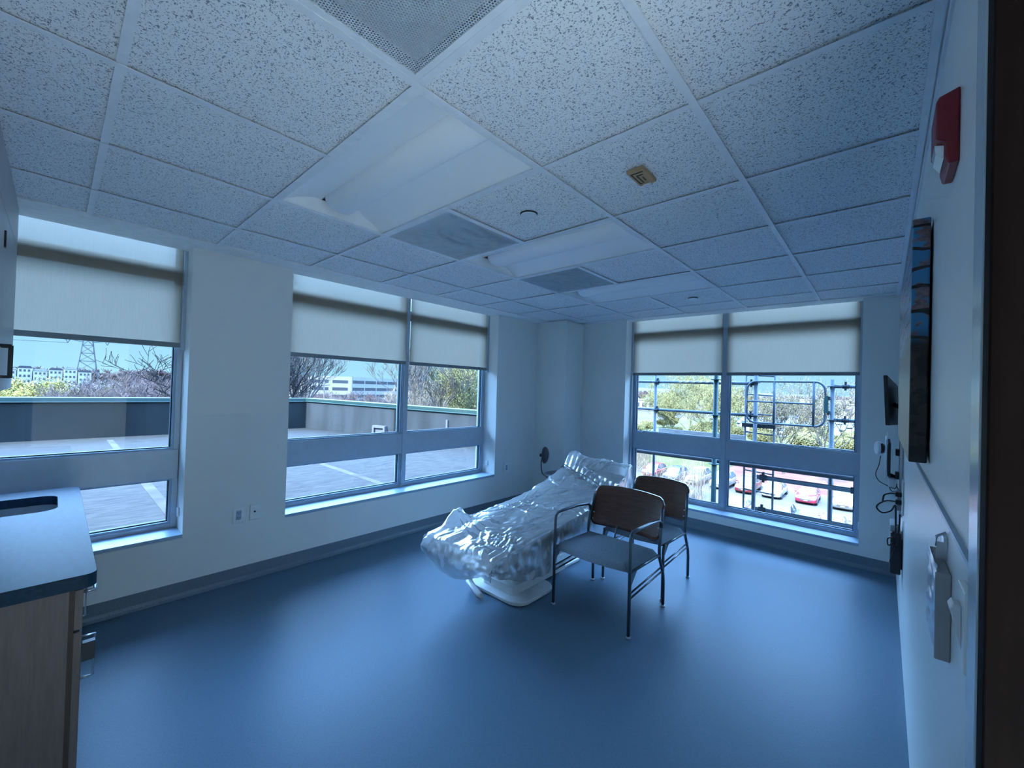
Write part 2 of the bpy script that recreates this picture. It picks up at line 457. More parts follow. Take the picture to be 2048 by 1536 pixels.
def perf_mat():
    m, nt, out = newmat('perforated_panel')
    N, L = nt.nodes, nt.links
    tc = N.new('ShaderNodeTexCoord'); sp = N.new('ShaderNodeSeparateXYZ'); L.new(tc.outputs['Object'], sp.inputs[0])
    def mth(op, a, b=None, c=None):
        n = N.new('ShaderNodeMath'); n.operation = op
        for i, v in enumerate((a, b, c)):
            if v is None: continue
            if isinstance(v, (int, float)): n.inputs[i].default_value = v
            else: L.new(v, n.inputs[i])
        return n.outputs[0]
    S = 0.0080
    def dist(off):
        u = mth('SUBTRACT', mth('FRACT', mth('ADD', mth('DIVIDE', sp.outputs['X'], S), off + 100)), 0.5)
        v = mth('MULTIPLY', mth('SUBTRACT', mth('FRACT', mth('ADD', mth('DIVIDE', sp.outputs['Y'], S * 1.732), off + 100)), 0.5), 1.732)
        return mth('SQRT', mth('ADD', mth('MULTIPLY', u, u), mth('MULTIPLY', v, v)))
    h = mth('LESS_THAN', mth('MINIMUM', dist(0), dist(0.5)), 0.33)
    p = N.new('ShaderNodeBsdfPrincipled'); p.inputs['Base Color'].default_value = (0.55, 0.62, 0.68, 1); p.inputs['Roughness'].default_value = 0.5
    t = N.new('ShaderNodeBsdfTransparent')
    mx = N.new('ShaderNodeMixShader'); L.new(h, mx.inputs[0]); L.new(p.outputs[0], mx.inputs[1]); L.new(t.outputs[0], mx.inputs[2])
    L.new(mx.outputs[0], out.inputs[0])
    return m
M['perf'] = perf_mat()

def deck_mat():
    m, nt, out = newmat('deck_concrete')
    N, L = nt.nodes, nt.links
    p = N.new('ShaderNodeBsdfPrincipled'); L.new(p.outputs[0], out.inputs[0]); p.inputs['Roughness'].default_value = 0.8; p.inputs['Specular IOR Level'].default_value = 0.08
    tc = N.new('ShaderNodeTexCoord')
    mp = N.new('ShaderNodeMapping'); mp.inputs['Scale'].default_value = (9, 1.2, 1); L.new(tc.outputs['Object'], mp.inputs[0])
    n = N.new('ShaderNodeTexNoise'); n.inputs['Scale'].default_value = 3.2; n.inputs['Detail'].default_value = 6; n.inputs['Roughness'].default_value = 0.7
    L.new(mp.outputs[0], n.inputs['Vector'])
    r = N.new('ShaderNodeMapRange'); r.inputs['From Min'].default_value = 0.36; r.inputs['From Max'].default_value = 0.64; L.new(n.outputs['Fac'], r.inputs['Value'])
    mx = N.new('ShaderNodeMix'); mx.data_type = 'RGBA'; L.new(r.outputs[0], mx.inputs['Factor'])
    mx.inputs['A'].default_value = (0.0050, 0.0060, 0.0066, 1); mx.inputs['B'].default_value = (0.0185, 0.0195, 0.0195, 1)
    L.new(mx.outputs['Result'], p.inputs['Base Color'])
    return m
M['deck'] = deck_mat()

def art_mat():
    m, nt, out = newmat('blossom_canvas_print')
    N, L = nt.nodes, nt.links
    p = N.new('ShaderNodeBsdfPrincipled'); L.new(p.outputs[0], out.inputs[0]); p.inputs['Roughness'].default_value = 0.35
    tc = N.new('ShaderNodeTexCoord'); sp = N.new('ShaderNodeSeparateXYZ'); L.new(tc.outputs['Object'], sp.inputs[0])
    n = N.new('ShaderNodeTexNoise'); n.inputs['Scale'].default_value = 24; n.inputs['Detail'].default_value = 8; L.new(tc.outputs['Object'], n.inputs['Vector'])
    r = N.new('ShaderNodeMapRange'); r.inputs['From Min'].default_value = 0.50; r.inputs['From Max'].default_value = 0.56; L.new(n.outputs['Fac'], r.inputs['Value'])
    nf = N.new('ShaderNodeTexNoise'); nf.inputs['Scale'].default_value = 90; nf.inputs['Detail'].default_value = 3; L.new(tc.outputs['Object'], nf.inputs['Vector'])
    bl = N.new('ShaderNodeMix'); bl.data_type = 'RGBA'; L.new(nf.outputs['Fac'], bl.inputs['Factor'])
    bl.inputs['A'].default_value = (0.02, 0.015, 0.02, 1); bl.inputs['B'].default_value = (0.36, 0.24, 0.26, 1)
    sky = N.new('ShaderNodeMix'); sky.data_type = 'RGBA'; L.new(r.outputs[0], sky.inputs['Factor'])
    sky.inputs['A'].default_value = (0.05, 0.24, 0.45, 1); L.new(bl.outputs['Result'], sky.inputs['B'])
    wv = N.new('ShaderNodeTexWave'); wv.bands_direction = 'Z'; wv.inputs['Scale'].default_value = 5.0; wv.inputs['Distortion'].default_value = 7; wv.inputs['Detail'].default_value = 3; L.new(tc.outputs['Object'], wv.inputs['Vector'])
    br = N.new('ShaderNodeMath'); br.operation = 'LESS_THAN'; L.new(wv.outputs['Fac'], br.inputs[0]); br.inputs[1].default_value = 0.07
    sb = N.new('ShaderNodeMix'); sb.data_type = 'RGBA'; L.new(br.outputs[0], sb.inputs['Factor']); L.new(sky.outputs['Result'], sb.inputs['A']); sb.inputs['B'].default_value = (0.015, 0.012, 0.015, 1)
    lo = N.new('ShaderNodeMix'); lo.data_type = 'RGBA'; L.new(r.outputs[0], lo.inputs['Factor']); lo.inputs['A'].default_value = (0.004, 0.004, 0.005, 1); lo.inputs['B'].default_value = (0.03, 0.022, 0.02, 1)
    zz = N.new('ShaderNodeMapRange'); L.new(sp.outputs['Z'], zz.inputs['Value']); zz.inputs['From Min'].default_value = 1.66; zz.inputs['From Max'].default_value = 1.72
    fin = N.new('ShaderNodeMix'); fin.data_type = 'RGBA'; L.new(zz.outputs[0], fin.inputs['Factor']); L.new(lo.outputs['Result'], fin.inputs['A']); L.new(sb.outputs['Result'], fin.inputs['B'])
    L.new(fin.outputs['Result'], p.inputs['Base Color'])
    return m
M['art'] = art_mat()

# ------------------------------------------------------------------ room shell
XL, XR, YF, YB, H = -3.09, 0.56, 4.72, -0.62, 2.40
FX = -3.30      # glass-frame plane of the left wall (outer recess)
FY = 4.93       # frame plane of the far wall
T_ = 0.6096

struct(MB().box((XL - 0.35, YB - 0.4, -0.12), (2.4, YF + 0.3, 0.0)).build('floor', M['floor']))

# left wall with two window openings (windows run up to the ceiling)
W1 = (-0.45, 0.51, 0.425); W2 = (1.16, 3.55, 0.425)
b = MB()
t0, t1 = XL - 0.33, XL
b.box((t0, YB - 0.15, 0), (t1, W1[0], H + 0.3)); b.box((t0, W1[0], 0), (t1, W1[1], 0.425))
b.box((t0, W1[1], 0), (t1, W2[0], H + 0.3)); b.box((t0, W2[0], 0), (t1, W2[1], 0.425))
b.box((t0, W2[1], 0), (t1, YF + 0.33, H + 0.3))
struct(b.build('wall_left', M['wall']))

W3 = (-1.97, 0.31, 0.205)
b = MB()
b.box((t0, YF, 0), (W3[0], YF + 0.33, H + 0.3)); b.box((W3[0], YF, 0), (W3[1], YF + 0.33, W3[2]))
b.box((W3[1], YF, 0), (XR + 0.14, YF + 0.33, H + 0.3))
wf = struct(b.build('wall_far', M['wall']))
struct(MB().box((XL, 4.31, 0), (-2.60, YF, H)).build('wall_corner_column', M['wall'], bevel=0.004))

DY0, DY1, DH = -0.28, 0.70, 2.13
b = MB()
b.box((XR, DY1 + 0.0, 0), (XR + 0.14, YF, H + 0.3)); b.box((XR, YB, 0), (XR + 0.14, DY0, H + 0.3)); b.box((XR, DY0, DH), (XR + 0.14, DY1, H + 0.3))
struct(b.build('wall_right', M['wall']))
struct(MB().box((XL - 0.33, YB - 0.15, 0), (XR + 0.14, YB, H + 0.3)).build('wall_back', M['wall']))
b = MB()
b.box((2.2, -1.6, 0), (2.3, 2.4, 2.5)); b.box((0.70, -1.7, 0), (2.3, -1.6, 2.5)); b.box((0.70, 2.4, 0), (2.3, 2.5, 2.5)); b.box((0.70, -1.7, 2.4), (2.3, 2.5, 2.5)); b.box((.60, -1.7, 0), (0.70, YB, 2.5)); b.box((.60, -1.7, -0.1), (2.3, YB - 0.3, 0))
struct(b.build('wall_corridor', M['wall']))

t = thing('added_fill_fixture', (1.85, 1.7, 2.39), None, None); t['kind'] = 'structure'  # made-up fixture out of view, holds the added fill lamps
MB().box((1.55, 1.30, 2.375), (2.15, 2.10, 2.40)).build('housing', M['white'], t)
cl = bpy.data.lights.new('added_fill_lamp', 'AREA'); cl.shape = 'RECTANGLE'; cl.size = .56; cl.size_y = .74; cl.energy = FILL_LAMP_W; cl.color = (.66, .85, 1.0)  # added fill, reaches the room off the corridor walls
MB().box((.72, -1.58, .0), (2.2, 2.38, .006)).build('added_bounce_floor', M['gyp'], t)  # pale sheet added over the corridor floor to bounce light at the ceiling
MB().lathe([(.07, 2.372), (.09, 2.372), (.09, 2.40)], (1.18, -.25, 0), 24).build('added_spot_ring', M['white'], t)  # trim for the added spot
sp_ = bpy.data.lights.new('added_bounce_spot', 'SPOT'); sp_.spot_size = math.radians(58); sp_.spot_blend = .4; sp_.energy = BOUNCE_SPOT_W; sp_.color = (.74, .88, 1.0); sp_.shadow_soft_size = .06  # added spot aimed at the pale sheet, lifts the room ceiling
spo = bpy.data.objects.new('added_bounce_spot', sp_); COL.objects.link(spo); spo.location = (1.18, -.25, 2.365)
clo = bpy.data.objects.new('added_fill_lamp', cl); COL.objects.link(clo); clo.location = (1.85, 1.70, 2.372)

# wall protection sheet to 1.245 m
PZ = 1.245
b = MB()
for (y0, y1, z1) in ((YB, W1[0], PZ), (W1[1], W2[0], PZ), (W2[1], 4.31, PZ), (W1[0], W1[1], .40), (W2[0], W2[1], .40)):
    b.box((XL, y0, 0.10), (XL + 0.003, y1, z1))
struct(b.build('trim_1', M['wains']))
b = MB()
b.box((-2.60, YF - 0.003, 0.1), (W3[0], YF, PZ)); b.box((W3[1] , YF - 0.003, 0.1), (XR, YF, PZ)); b.box((W3[0], YF - 0.003, 0.1), (W3[1], YF, 0.18))
b.box((XL, 4.307, 0.1), (-2.597, 4.31, PZ)); b.box((-2.60, 4.31, 0.1), (-2.597, YF - 0.003, PZ))
struct(b.build('trim_2', M['wains']))
b = MB().box((XR - 0.004, DY1 + 0.075, 0.0), (XR, YF, PZ))
struct(b.build('trim_3', M['wains']))
struct(MB().box((XR - 0.008, DY1 + 0.075, PZ), (XR, YF, PZ + 0.008)).build('trim_4', M['sill']))

# cove bases
def cove(p0, p1, nrm, name):
    p0 = Vector(p0); p1 = Vector(p1); nrm = Vector(nrm)
    prof = [(0.0, 0.105), (0.004, 0.105), (0.005, 0.03), (0.012, 0.012), (0.03, 0.002), (0.03, 0.0), (0.0, 0.0)]
    m = MB(); n = len(prof)
    vs = [p + nrm * d + Vector((0, 0, z)) for p in (p0, p1) for d, z in prof]
    fs = [(k, (k + 1) % n, n + (k + 1) % n, n + k) for k in range(n)] + [tuple(range(n)), tuple(range(n, 2 * n))]
    m.add(vs, fs)
    return struct(m.build(name, M['base']))
cove((XL, YB, 0), (XL, 4.31, 0), (1, 0, 0), 'baseboard_left')
cove((-2.60, YF, 0), (XR, YF, 0), (0, -1, 0), 'baseboard_far')
cove((XL, 4.31, 0), (-2.60, 4.31, 0), (0, -1, 0), 'baseboard_column_front')
cove((-2.60, 4.31, 0), (-2.60, YF, 0), (1, 0, 0), 'baseboard_column_side')

# ------------------------------------------------------------------ ceiling: gypsum border, tiles, T-bar grid
GX = [-2.89, -2.44, -1.83, -1.22, -0.61, 0.0, 0.535]
GY = [-0.60] + [T_ * k for k in range(8)] + [4.66]
VENT_C = (-0.61, 0.0, 0.0, T_)                     # return grille cell x0,x1,y0,y1
LIGHTS = [(-1.83, -0.61, T_ * 1, T_ * 2), (-1.83, -0.61, T_ * 3, T_ * 4), (-1.83, -0.61, T_ * 5, T_ * 6)]
FILMS = [(-1.83, -1.22, T_ * 2, T_ * 3), (-1.83, -1.22, T_ * 4, T_ * 5)]
OPEN = [VENT_C] + LIGHTS + FILMS
def is_open(cx, cy):
    return any(o[0] - .01 < cx < o[1] + .01 and o[2] - .01 < cy < o[3] + .01 for o in OPEN)
b = MB()
b.box((XL - .135, YB - .15, H), (GX[0], YF + .135, H + .02)); b.box((GX[-1], YB - .15, H), (XR + .14, YF + .135, H + .02))
b.box((GX[0], GY[-1], H), (GX[-1], YF + .135, H + .02))
b.box((XL - .145, YB - .15, H), (XL - .135, YF + .33, H + .30)); b.box((XL - .135, YF + .135, H), (XR + .14, YF + .145, H + .30))
b.box((t0, YB - .2, H + .30), (2.4, YF + .33, H + .45))
ceil_o = struct(b.build('ceiling', M['gyp']))
b = MB()
for i in range(len(GX) - 1):
    for j in range(len(GY) - 1):
        if not is_open((GX[i] + GX[i + 1]) / 2, (GY[j] + GY[j + 1]) / 2):
            b.box((GX[i] + .003, GY[j] + .003, H + .009), (GX[i + 1] - .003, GY[j + 1] - .003, H + .022))
b.build('ceiling_tiles', M['tile'], ceil_o, local=True)
b = MB()
w = .012
for x in GX[1:-1]:
    for j in range(len(GY) - 1):
        if any(o[0] + .1 < x < o[1] - .1 and o[2] - .01 < (GY[j] + GY[j + 1]) / 2 < o[3] + .01 for o in OPEN): continue
        b.box((x - w, GY[j], H - .001), (x + w, GY[j + 1], H + .002))
for y in GY[1:-1]:
    b.box((GX[0], y - w, H + .0005), (GX[-1], y + w, H + .0025))
b.build('grid_tees', M['tbar'], ceil_o, local=True)
b = MB()
b.box((GX[-1] - .004, GY[0], H - .006), (GX[-1] + .014, YF, H + .006)); b.box((XR - .006, DY1, H - .03), (XR, YF, H))
b.build('wall_angle', M['tbar'], ceil_o, local=True)

# the storeys above and below this room, seen only from outside
struct(MB().box((XL - .33, YB - 12, H + .45), (14, YF + .33, H + 4.2)).build('wall_upper_storey', M['wall']))
struct(MB().box((XL - .33, YB - 12, -9.0), (14, YF + .33, -.52)).build('wall_lower_storeys', M['wall']))
struct(MB().box((2.4, YB - 12, -.52), (14, YF + .33, H + .45)).build('wall_next_room', M['wall']))

# ------------------------------------------------------------------ recessed troffers
def troffer(x0, x1, y0, y1, label):
    t = thing('recessed_light', ((x0 + x1) / 2, (y0 + y1) / 2, H), label, 'ceiling light', 'unlit recessed troffers in a row along the ceiling')
    x0 += .014; x1 -= .014; y0 += .014; y1 -= .014
    W = y1 - y0
    prof = []
    for k in range(9):
        a = k / 8
        prof.append((y0 + a * W * .36, H + .006 + .075 * math.sin(a * PI / 2)))
    prof2 = [(y1 - (p[0] - y0), p[1]) for p in reversed(prof)]
    full = prof + prof2
    m = MB()
    n = len(full)
    vs = [(x0, y, z) for y, z in full] + [(x1, y, z) for y, z in full]
    m.add(vs, [(k, k + 1, n + k + 1, n + k) for k in range(n - 1)], True)
    # end plates leaning outward
    for xe in (x0, x1):
        m.add([(xe, y, z) for y, z in full] + [(xe, y0, H + .006), (xe, y1, H + .006)], [tuple(range(n)) + ()], False)
    m.box((x0 - .005, y0, H + .081), (x1 + .005, y1, H + .1))
    m.build('reflector', M['refl'], t, fix=False)
    yc = (y0 + y1) / 2; r = W * .14
    m = MB()
    pr = [(yc + r * 1.05 * math.cos(a), H + .080 - .062 * math.sin(a)) for a in [PI * k / 14 for k in range(15)]]
    xs = [(x0 + .035, .55), (x0 + .042, .85), (x0 + .06, 1.0), (x1 - .06, 1.0), (x1 - .042, .85), (x1 - .035, .55)]
    vs = []
    for x, s_ in xs:
        vs += [(x, yc + (y - yc) * (0.6 + .4 * s_), H + .08 + (z - H - .08) * s_) for y, z in pr]
    k_ = len(pr)
    fs = [(i * k_ + j, i * k_ + j + 1, (i + 1) * k_ + j + 1, (i + 1) * k_ + j) for i in range(len(xs) - 1) for j in range(k_ - 1)]
    fs += [tuple(range(k_)), tuple(range((len(xs) - 1) * k_, len(xs) * k_))]
    m.add(vs, fs, True)
    m.build('diffuser', M['refl'], t)
    m = MB()
    e = .010
    m.box((x0 - .003, y0 - .003, H + .001), (x1 + .003, y0 + e, H + .007)); m.box((x0 - .003, y1 - e, H + .001), (x1 + .003, y1 + .003, H + .007))
    m.box((x0 - .003, y0 + e, H + .001), (x0 + e, y1 - e, H + .007)); m.box((x1 - e, y0 + e, H + .001), (x1 + .003, y1 - e, H + .007))
    m.build('frame', M['tbar'], t)
    return t
troffer(*LIGHTS[0], 'nearest and largest looking white recessed light, beside the big perforated return grille')
troffer(*LIGHTS[1], 'middle white recessed light, between the two film covered air diffusers')
troffer(*LIGHTS[2], 'farthest white recessed light, closest to the scaffold window')

# return grille and film-covered diffusers
def grille(c, label, name, film, cat):
    x0, x1, y0, y1 = c
    t = thing(name, ((x0 + x1) / 2, (y0 + y1) / 2, H), label, cat)
    m = MB().box((x0 + .012, y0 + .012, H + .004), (x1 - .012, y1 - .012, H + .0048))
    m.build('perforated_face', M['perf'], t)
    m = MB()
    e = .02
    m.box((x0 + .012, y0 + .012, H + .001), (x1 - .012, y0 + .012 + e, H + .006)); m.box((x0 + .012, y1 - .012 - e, H + .001), (x1 - .012, y1 - .012, H + .006))
    m.box((x0 + .012, y0 + .012 + e, H + .001), (x0 + .012 + e, y1 - .012 - e, H + .006)); m.box((x1 - .012 - e, y0 + .012 + e, H + .001), (x1 - .012, y1 - .012 - e, H + .006))
    m.build('frame', M['tbar'], t)
    m = MB()
    # plenum box with a round duct opening
    z = H + .06
    cx, cy, r = (x0 + x1) / 2, (y0 + y1) / 2, .17
    n = 32
    ring = [(cx + r * math.cos(2 * PI * k / n), cy + r * math.sin(2 * PI * k / n), z) for k in range(n)]
    outer = []
    for k in range(n):
        a = 2 * PI * k / n
        s_ = .29 / max(abs(math.cos(a)), abs(math.sin(a)))
        outer.append((cx + s_ * math.cos(a), cy + s_ * math.sin(a), z))
    m.add(ring + outer, [(k, (k + 1) % n, n + (k + 1) % n, n + k) for k in range(n)])
    for (a, b2) in (((x0 + .01, y0 + .01), (x1 - .01, y0 + .012)), ((x0 + .01, y1 - .012), (x1 - .01, y1 - .01)), ((x0 + .01, y0), (x0 + .012, y1)), ((x1 - .012, y0), (x1 - .01, y1))):
        m.box((a[0], a[1], H + .006), (b2[0], b2[1], z))
    m.build('plenum', M['white'], t)
    MB().lathe([(r, z), (r, z + .2), (.01, z + .2)], (cx, cy, 0), 32).build('duct', M['black'], t)
    if film:
        random.seed(film)
        def fn(u, v):
            x = x0 + .02 + u * (x1 - x0 - .04); y = y0 + .02 + v * (y1 - y0 - .04)
            k = min(1, min(u, 1 - u, v, 1 - v) * 6)
            w_ = noise.noise(Vector((x * 7, y * 7, film))) * .020 + abs(noise.noise(Vector((x * 16, y * 9, film + 3)))) * .018
            return (x, y, H - .001 - k * (.004 + abs(w_)))
        MB().grid(60, 60, fn).build('plastic_film', M['film'], t)
    return t
grille(VENT_C, 'large perforated square return grille with dark round duct behind, nearest the camera', 'return_grille', 0, 'vent')
grille(FILMS[0], 'square ceiling diffuser taped over with crumpled film, next to the nearest recessed light', 'air_diffuser', 3.1, 'vent')
grille(FILMS[1], 'square ceiling diffuser covered with film, between the middle and farthest recessed lights', 'air_diffuser', 7.7, 'vent')

def cover(x, y, label):
    t = thing('sprinkler_cover', (x, y, H), label, 'sprinkler')
    MB().lathe([(.041, H - .004), (.042, H - .001), (.042, H + .001)], (x, y, 0), 32).build('cover_plate', M['white'], t)
    MB().lathe([(.045, H + .0045), (.046, H + .006)], (x, y, 0), 32).build('shadow_ring', M['gasket'], t)
cover(-0.935, 1.53, 'round white sprinkler cover plate beside the crumpled film diffuser')
cover(-0.905, 3.94, 'small round sprinkler cover plate beyond the farthest recessed light')

t = thing('ceiling_sensor', (-.311, 1.518, H), 'small square ochre sensor plate with dark grooves, on a tile right of the lights', 'sensor')
MB().box((-.347, 1.452, H - .010), (-.275, 1.585, H + .004)).build('plate', M['ochre'], t, bevel=.002)
b = MB()
zz = H - .0115
for (x0, y0, x1, y1) in ((-.337, 1.468, -.332, 1.56), (-.337, 1.468, -.285, 1.474), (-.322, 1.49, -.317, 1.56), (-.322, 1.49, -.295, 1.496), (-.306, 1.512, -.301, 1.545), (-.337, 1.558, -.327, 1.564)):
    b.box((x0, y0, zz), (x1, y1, H - .009))
b.build('groove', M['brown'], t)
MB().box((-.33, 1.575, H - .018), (-.295, 1.592, H - .004)).build('clip', M['white'], t)

# ------------------------------------------------------------------ windows
def window(idx, axis, a0, a1, zs, plane, out, mull, near):
    """axis 'y': wall runs along Y at x=plane; 'x': runs along X at y=plane. out=+-1 outward; near = wall face"""
    def P(a, d, z):       # a along the wall, d outward offset from plane
        return (plane + out * d, a, z) if axis == 'y' else (a, plane + out * d, z)
    def bx(m, a_0, a_1, d0, d1, z0, z1):
        p, q_ = P(a_0, d0, z0), P(a_1, d1, z1)
        m.box(tuple(min(i, j) for i, j in zip(p, q_)), tuple(max(i, j) for i, j in zip(p, q_)))
    root = thing('window_%d' % idx, P((a0 + a1) / 2, 0, zs), None, None)
    root['kind'] = 'structure'
    fr = MB(); J = .035
    bx(fr, a0, a0 + J, 0, .10, zs, H + .29); bx(fr, a1 - J, a1, 0, .10, zs, H + .29)
    bx(fr, a0 + .004, a1 - .004, .002, .098, zs, zs + .035); bx(fr, a0, a1, 0, .10, H + .24, H + .30)
    bx(fr, a0 + .004, a1 - .004, .002, .098, 2.21, 2.27)
    bx(fr, a0 + .004, a1 - .004, -.012, .098, .78, .985)                       # deep transom
    for mm in mull:
        bx(fr, mm - .032, mm + .032, -.006, .10, zs, H + .29)
        bx(fr, mm - .022, mm + .022, -.02, -.006, zs + .03, H + .2)
    # inner stop beads (pale) around each light
    fr.build('window_frame', M['frame'], root, bevel=.003, seg=1)
    cells = []
    xs = [a0 + J] + [v for mm in mull for v in (mm - .032, mm + .032)] + [a1 - J]
    for k in range(0, len(xs), 2):
        cells += [(xs[k], xs[k + 1], zs + .035, .78), (xs[k], xs[k + 1], .985, 2.21), (xs[k], xs[k + 1], 2.27, H + .24)]
    g = MB(); pale = MB()
    for (c0, c1, z0, z1) in cells:
        for (m, e0, e1, d0, d1) in ((pale, 0, .012, .008, .05), (g, .010, .019, .03, .06)):
            bx(m, c0 + e0, c0 + e1, d0, d1, z0 + e0, z1 - e0); bx(m, c1 - e1, c1 - e0, d0, d1, z0 + e0, z1 - e0)
            bx(m, c0 + e1, c1 - e1, d0, d1, z0 + e0, z0 + e1); bx(m, c0 + e1, c1 - e1, d0, d1, z1 - e1, z1 - e0)
    pale.build('glazing_bead', M['sill'], root)
    g.build('gasket', M['gasket'], root)
    for (c0, c1, z0, z1) in cells:
        m = MB(); bx(m, c0 + .012, c1 - .012, .045, .050, z0 + .012, z1 - .012)
        m.build('pane', M['glass'], root)
    s_ = MB()
    d = abs(plane - near)
    bx(s_, a0, a1, -d - .006, .0, zs - .02, zs + .004)
    s_.build('sill', M['sill'], root, bevel=.002, seg=1)
    # small latch on the lower part of the frame
    l_ = MB(); bx(l_, a1 - .012, a1, -.10, -.06, zs + .10, zs + .16)
    l_.build('latch', M['white'], root, bevel=.003)
    return root
window(1, 'y', W1[0], W1[1], .425, FX, -1, [], XL)
window(2, 'y', W2[0], W2[1], .425, FX, -1, [2.375], XL)
window(3, 'x', W3[0], W3[1], .205, FY, 1, [-.865], YF)

def shade(axis, a0, a1, c, label, zb=1.745):
    P = (lambda a, d, z: (c - d, a, z)) if axis == 'y' else (lambda a, d, z: (a, c + d, z))
    t = thing('roller_shade', P((a0 + a1) / 2, 0, zb), label, 'roller shade', 'pale roller shades drawn halfway down the windows')
    m = MB()
    m.grid(40, 12, lambda u, v: P(a0 + u * (a1 - a0), .0015 * math.sin(v * 9 + u * 5), zb + v * (H + .20 - zb)))
    m.build('shade_fabric', M['shade'], t)
    m = MB(); p, q_ = P(a0, -.007, zb - .035), P(a1, .007, zb)
    m.box(tuple(min(i, j) for i, j in zip(p, q_)), tuple(max(i, j) for i, j in zip(p, q_)))
    m.build('hem_bar', M['hem'], t, bevel=.004)
    return t
SX = FX + .035
shade('y', W1[0] + .01, W1[1] - .025, SX, 'wide roller shade over the window behind the sink counter')
shade('y', W2[0] + .01, 2.352, SX, 'left roller shade of the middle window')
shade('y', 2.398, W2[1] - .02, SX, 'right roller shade of the middle window, nearer the room corner')
SY = FY - .035
shade('x', W3[0] + .02, -.888, SY, 'left roller shade of the scaffold window')
shade('x', -.842, W3[1] - .02, SY, 'right roller shade of the scaffold window, nearer the right wall')

# shade side channels
b = MB()
for x0, x1 in ((W3[0], W3[0] + .018), (W3[1] - .018, W3[1])):
    b.box((x0, FY - .055, .21), (x1, FY - .012, H))
for y0, y1 in ((W1[1] - .018, W1[1]), (W2[0], W2[0] + .008), (W2[1] - .018, W2[1])):
    b.box((FX + .012, y0, 1.69), (FX + .055, y1, H))
struct(b.build('trim_5', M['frame']))

# ------------------------------------------------------------------ door frame and door
b = MB()
b.box((XR - .012, DY1, 0), (XR + .152, DY1 + .075, DH + .05)); b.box((XR - .012, DY0 - .05, 0), (XR + .152, DY0, DH + .05)); b.box((XR - .012, DY0, DH), (XR + .152, DY1, DH + .05))
b.box((XR + .05, DY1 - .016, 0), (XR + .11, DY1, DH))
d1 = thing('door_1', (XR + .16, DY1, 0), None, None); d1['kind'] = 'structure'
b.build('door_frame', M['jamb'], d1, bevel=.003)
MB().box((XR - .0125, DY1 - .060, .005), (XR + .90, DY1 - .018, DH - .004)).build('door_leaf', M['doorwood'], d1, bevel=.002)
b = MB()
for z in (.3, 1.1, 1.9):
    b.tube([(XR + .158, DY1 - .012, z - .05), (XR + .158, DY1 - .012, z + .05)], .007, 10)
b.build('hinge', M['steel'], d1)

# ------------------------------------------------------------------ sink counter and cabinets (back left corner)
CX, CZ, CY = -1.49, .835, .012
t = thing('countertop', ((XL + CX) / 2, (YB + CY) / 2, CZ - .04), 'blue grey solid surface countertop with a rounded sink cut-out', 'countertop')
SKX0, SKX1, SKY0, SKY1 = -2.90, -2.52, -.50, -.075
outer = rrect(XL + .005, YB, CX, CY, .03, 6)
inner = rrect(SKX0, SKY0, SKX1, SKY1, .07, 8)
bm = bmesh.new()
def ringv(pts, z): return [bm.verts.new((x, y, z)) for x, y in pts]
def loop_edges(vs): return [bm.edges.new((vs[i], vs[(i + 1) % len(vs)])) for i in range(len(vs))]
top_o, top_i = ringv(outer, CZ), ringv(inner, CZ)
bot_o, bot_i = ringv(outer, CZ - .045), ringv(inner, CZ - .045)
for A, B in ((top_o, top_i), (bot_o, bot_i)):
    bmesh.ops.triangle_fill(bm, use_beauty=True, use_dissolve=False, edges=loop_edges(A) + loop_edges(B))
for A, B in ((top_o, bot_o), (top_i, bot_i)):
    for i in range(len(A)):
        j = (i + 1) % len(A); bm.faces.new((A[i], A[j], B[j], B[i]))
bmesh.ops.recalc_face_normals(bm, faces=bm.faces)
me = bpy.data.meshes.new('worktop'); bm.to_mesh(me); bm.free(); me.materials.append(M['counter'])
o = bpy.data.objects.new('worktop', me); COL.objects.link(o); o.parent = t; o.matrix_parent_inverse = Matrix.Translation(-Vector(t.location))
md = o.modifiers.new('b', 'BEVEL'); md.width = .005; md.segments = 3; md.limit_method = 'ANGLE'
t2 = thing('sink_basin', ((SKX0 + SKX1) / 2, (SKY0 + SKY1) / 2, CZ - .2), 'integral sink basin set under the countertop cut-out', 'sink')
m = MB(); rings = []
for ins, z in ((0.0, CZ - .046), (.006, CZ - .10), (.02, CZ - .17), (.06, CZ - .19), (.16, CZ - .195)):
    rings.append([(x, y, z) for x, y in rrect(SKX0 + ins, SKY0 + ins, SKX1 - ins, SKY1 - ins, max(.02, .07 - ins * .2), 8)])
n = len(rings[0]); vs = sum(rings, [])
fs = [(i * n + k, i * n + (k + 1) % n, (i + 1) * n + (k + 1) % n, (i + 1) * n + k) for i in range(len(rings) - 1) for k in range(n)] + [tuple(range((len(rings) - 1) * n, len(rings) * n))]
m.add(vs, fs, True); m.build('basin', mat('sink_white', (.30, .34, .38), .35), t2)
MB().lathe([(.03, CZ - .193), (.035, CZ - .190), (.015, CZ - .189)], ((SKX0 + SKX1) / 2, (SKY0 + SKY1) / 2, 0), 20).build('drain', M['steel'], t2)

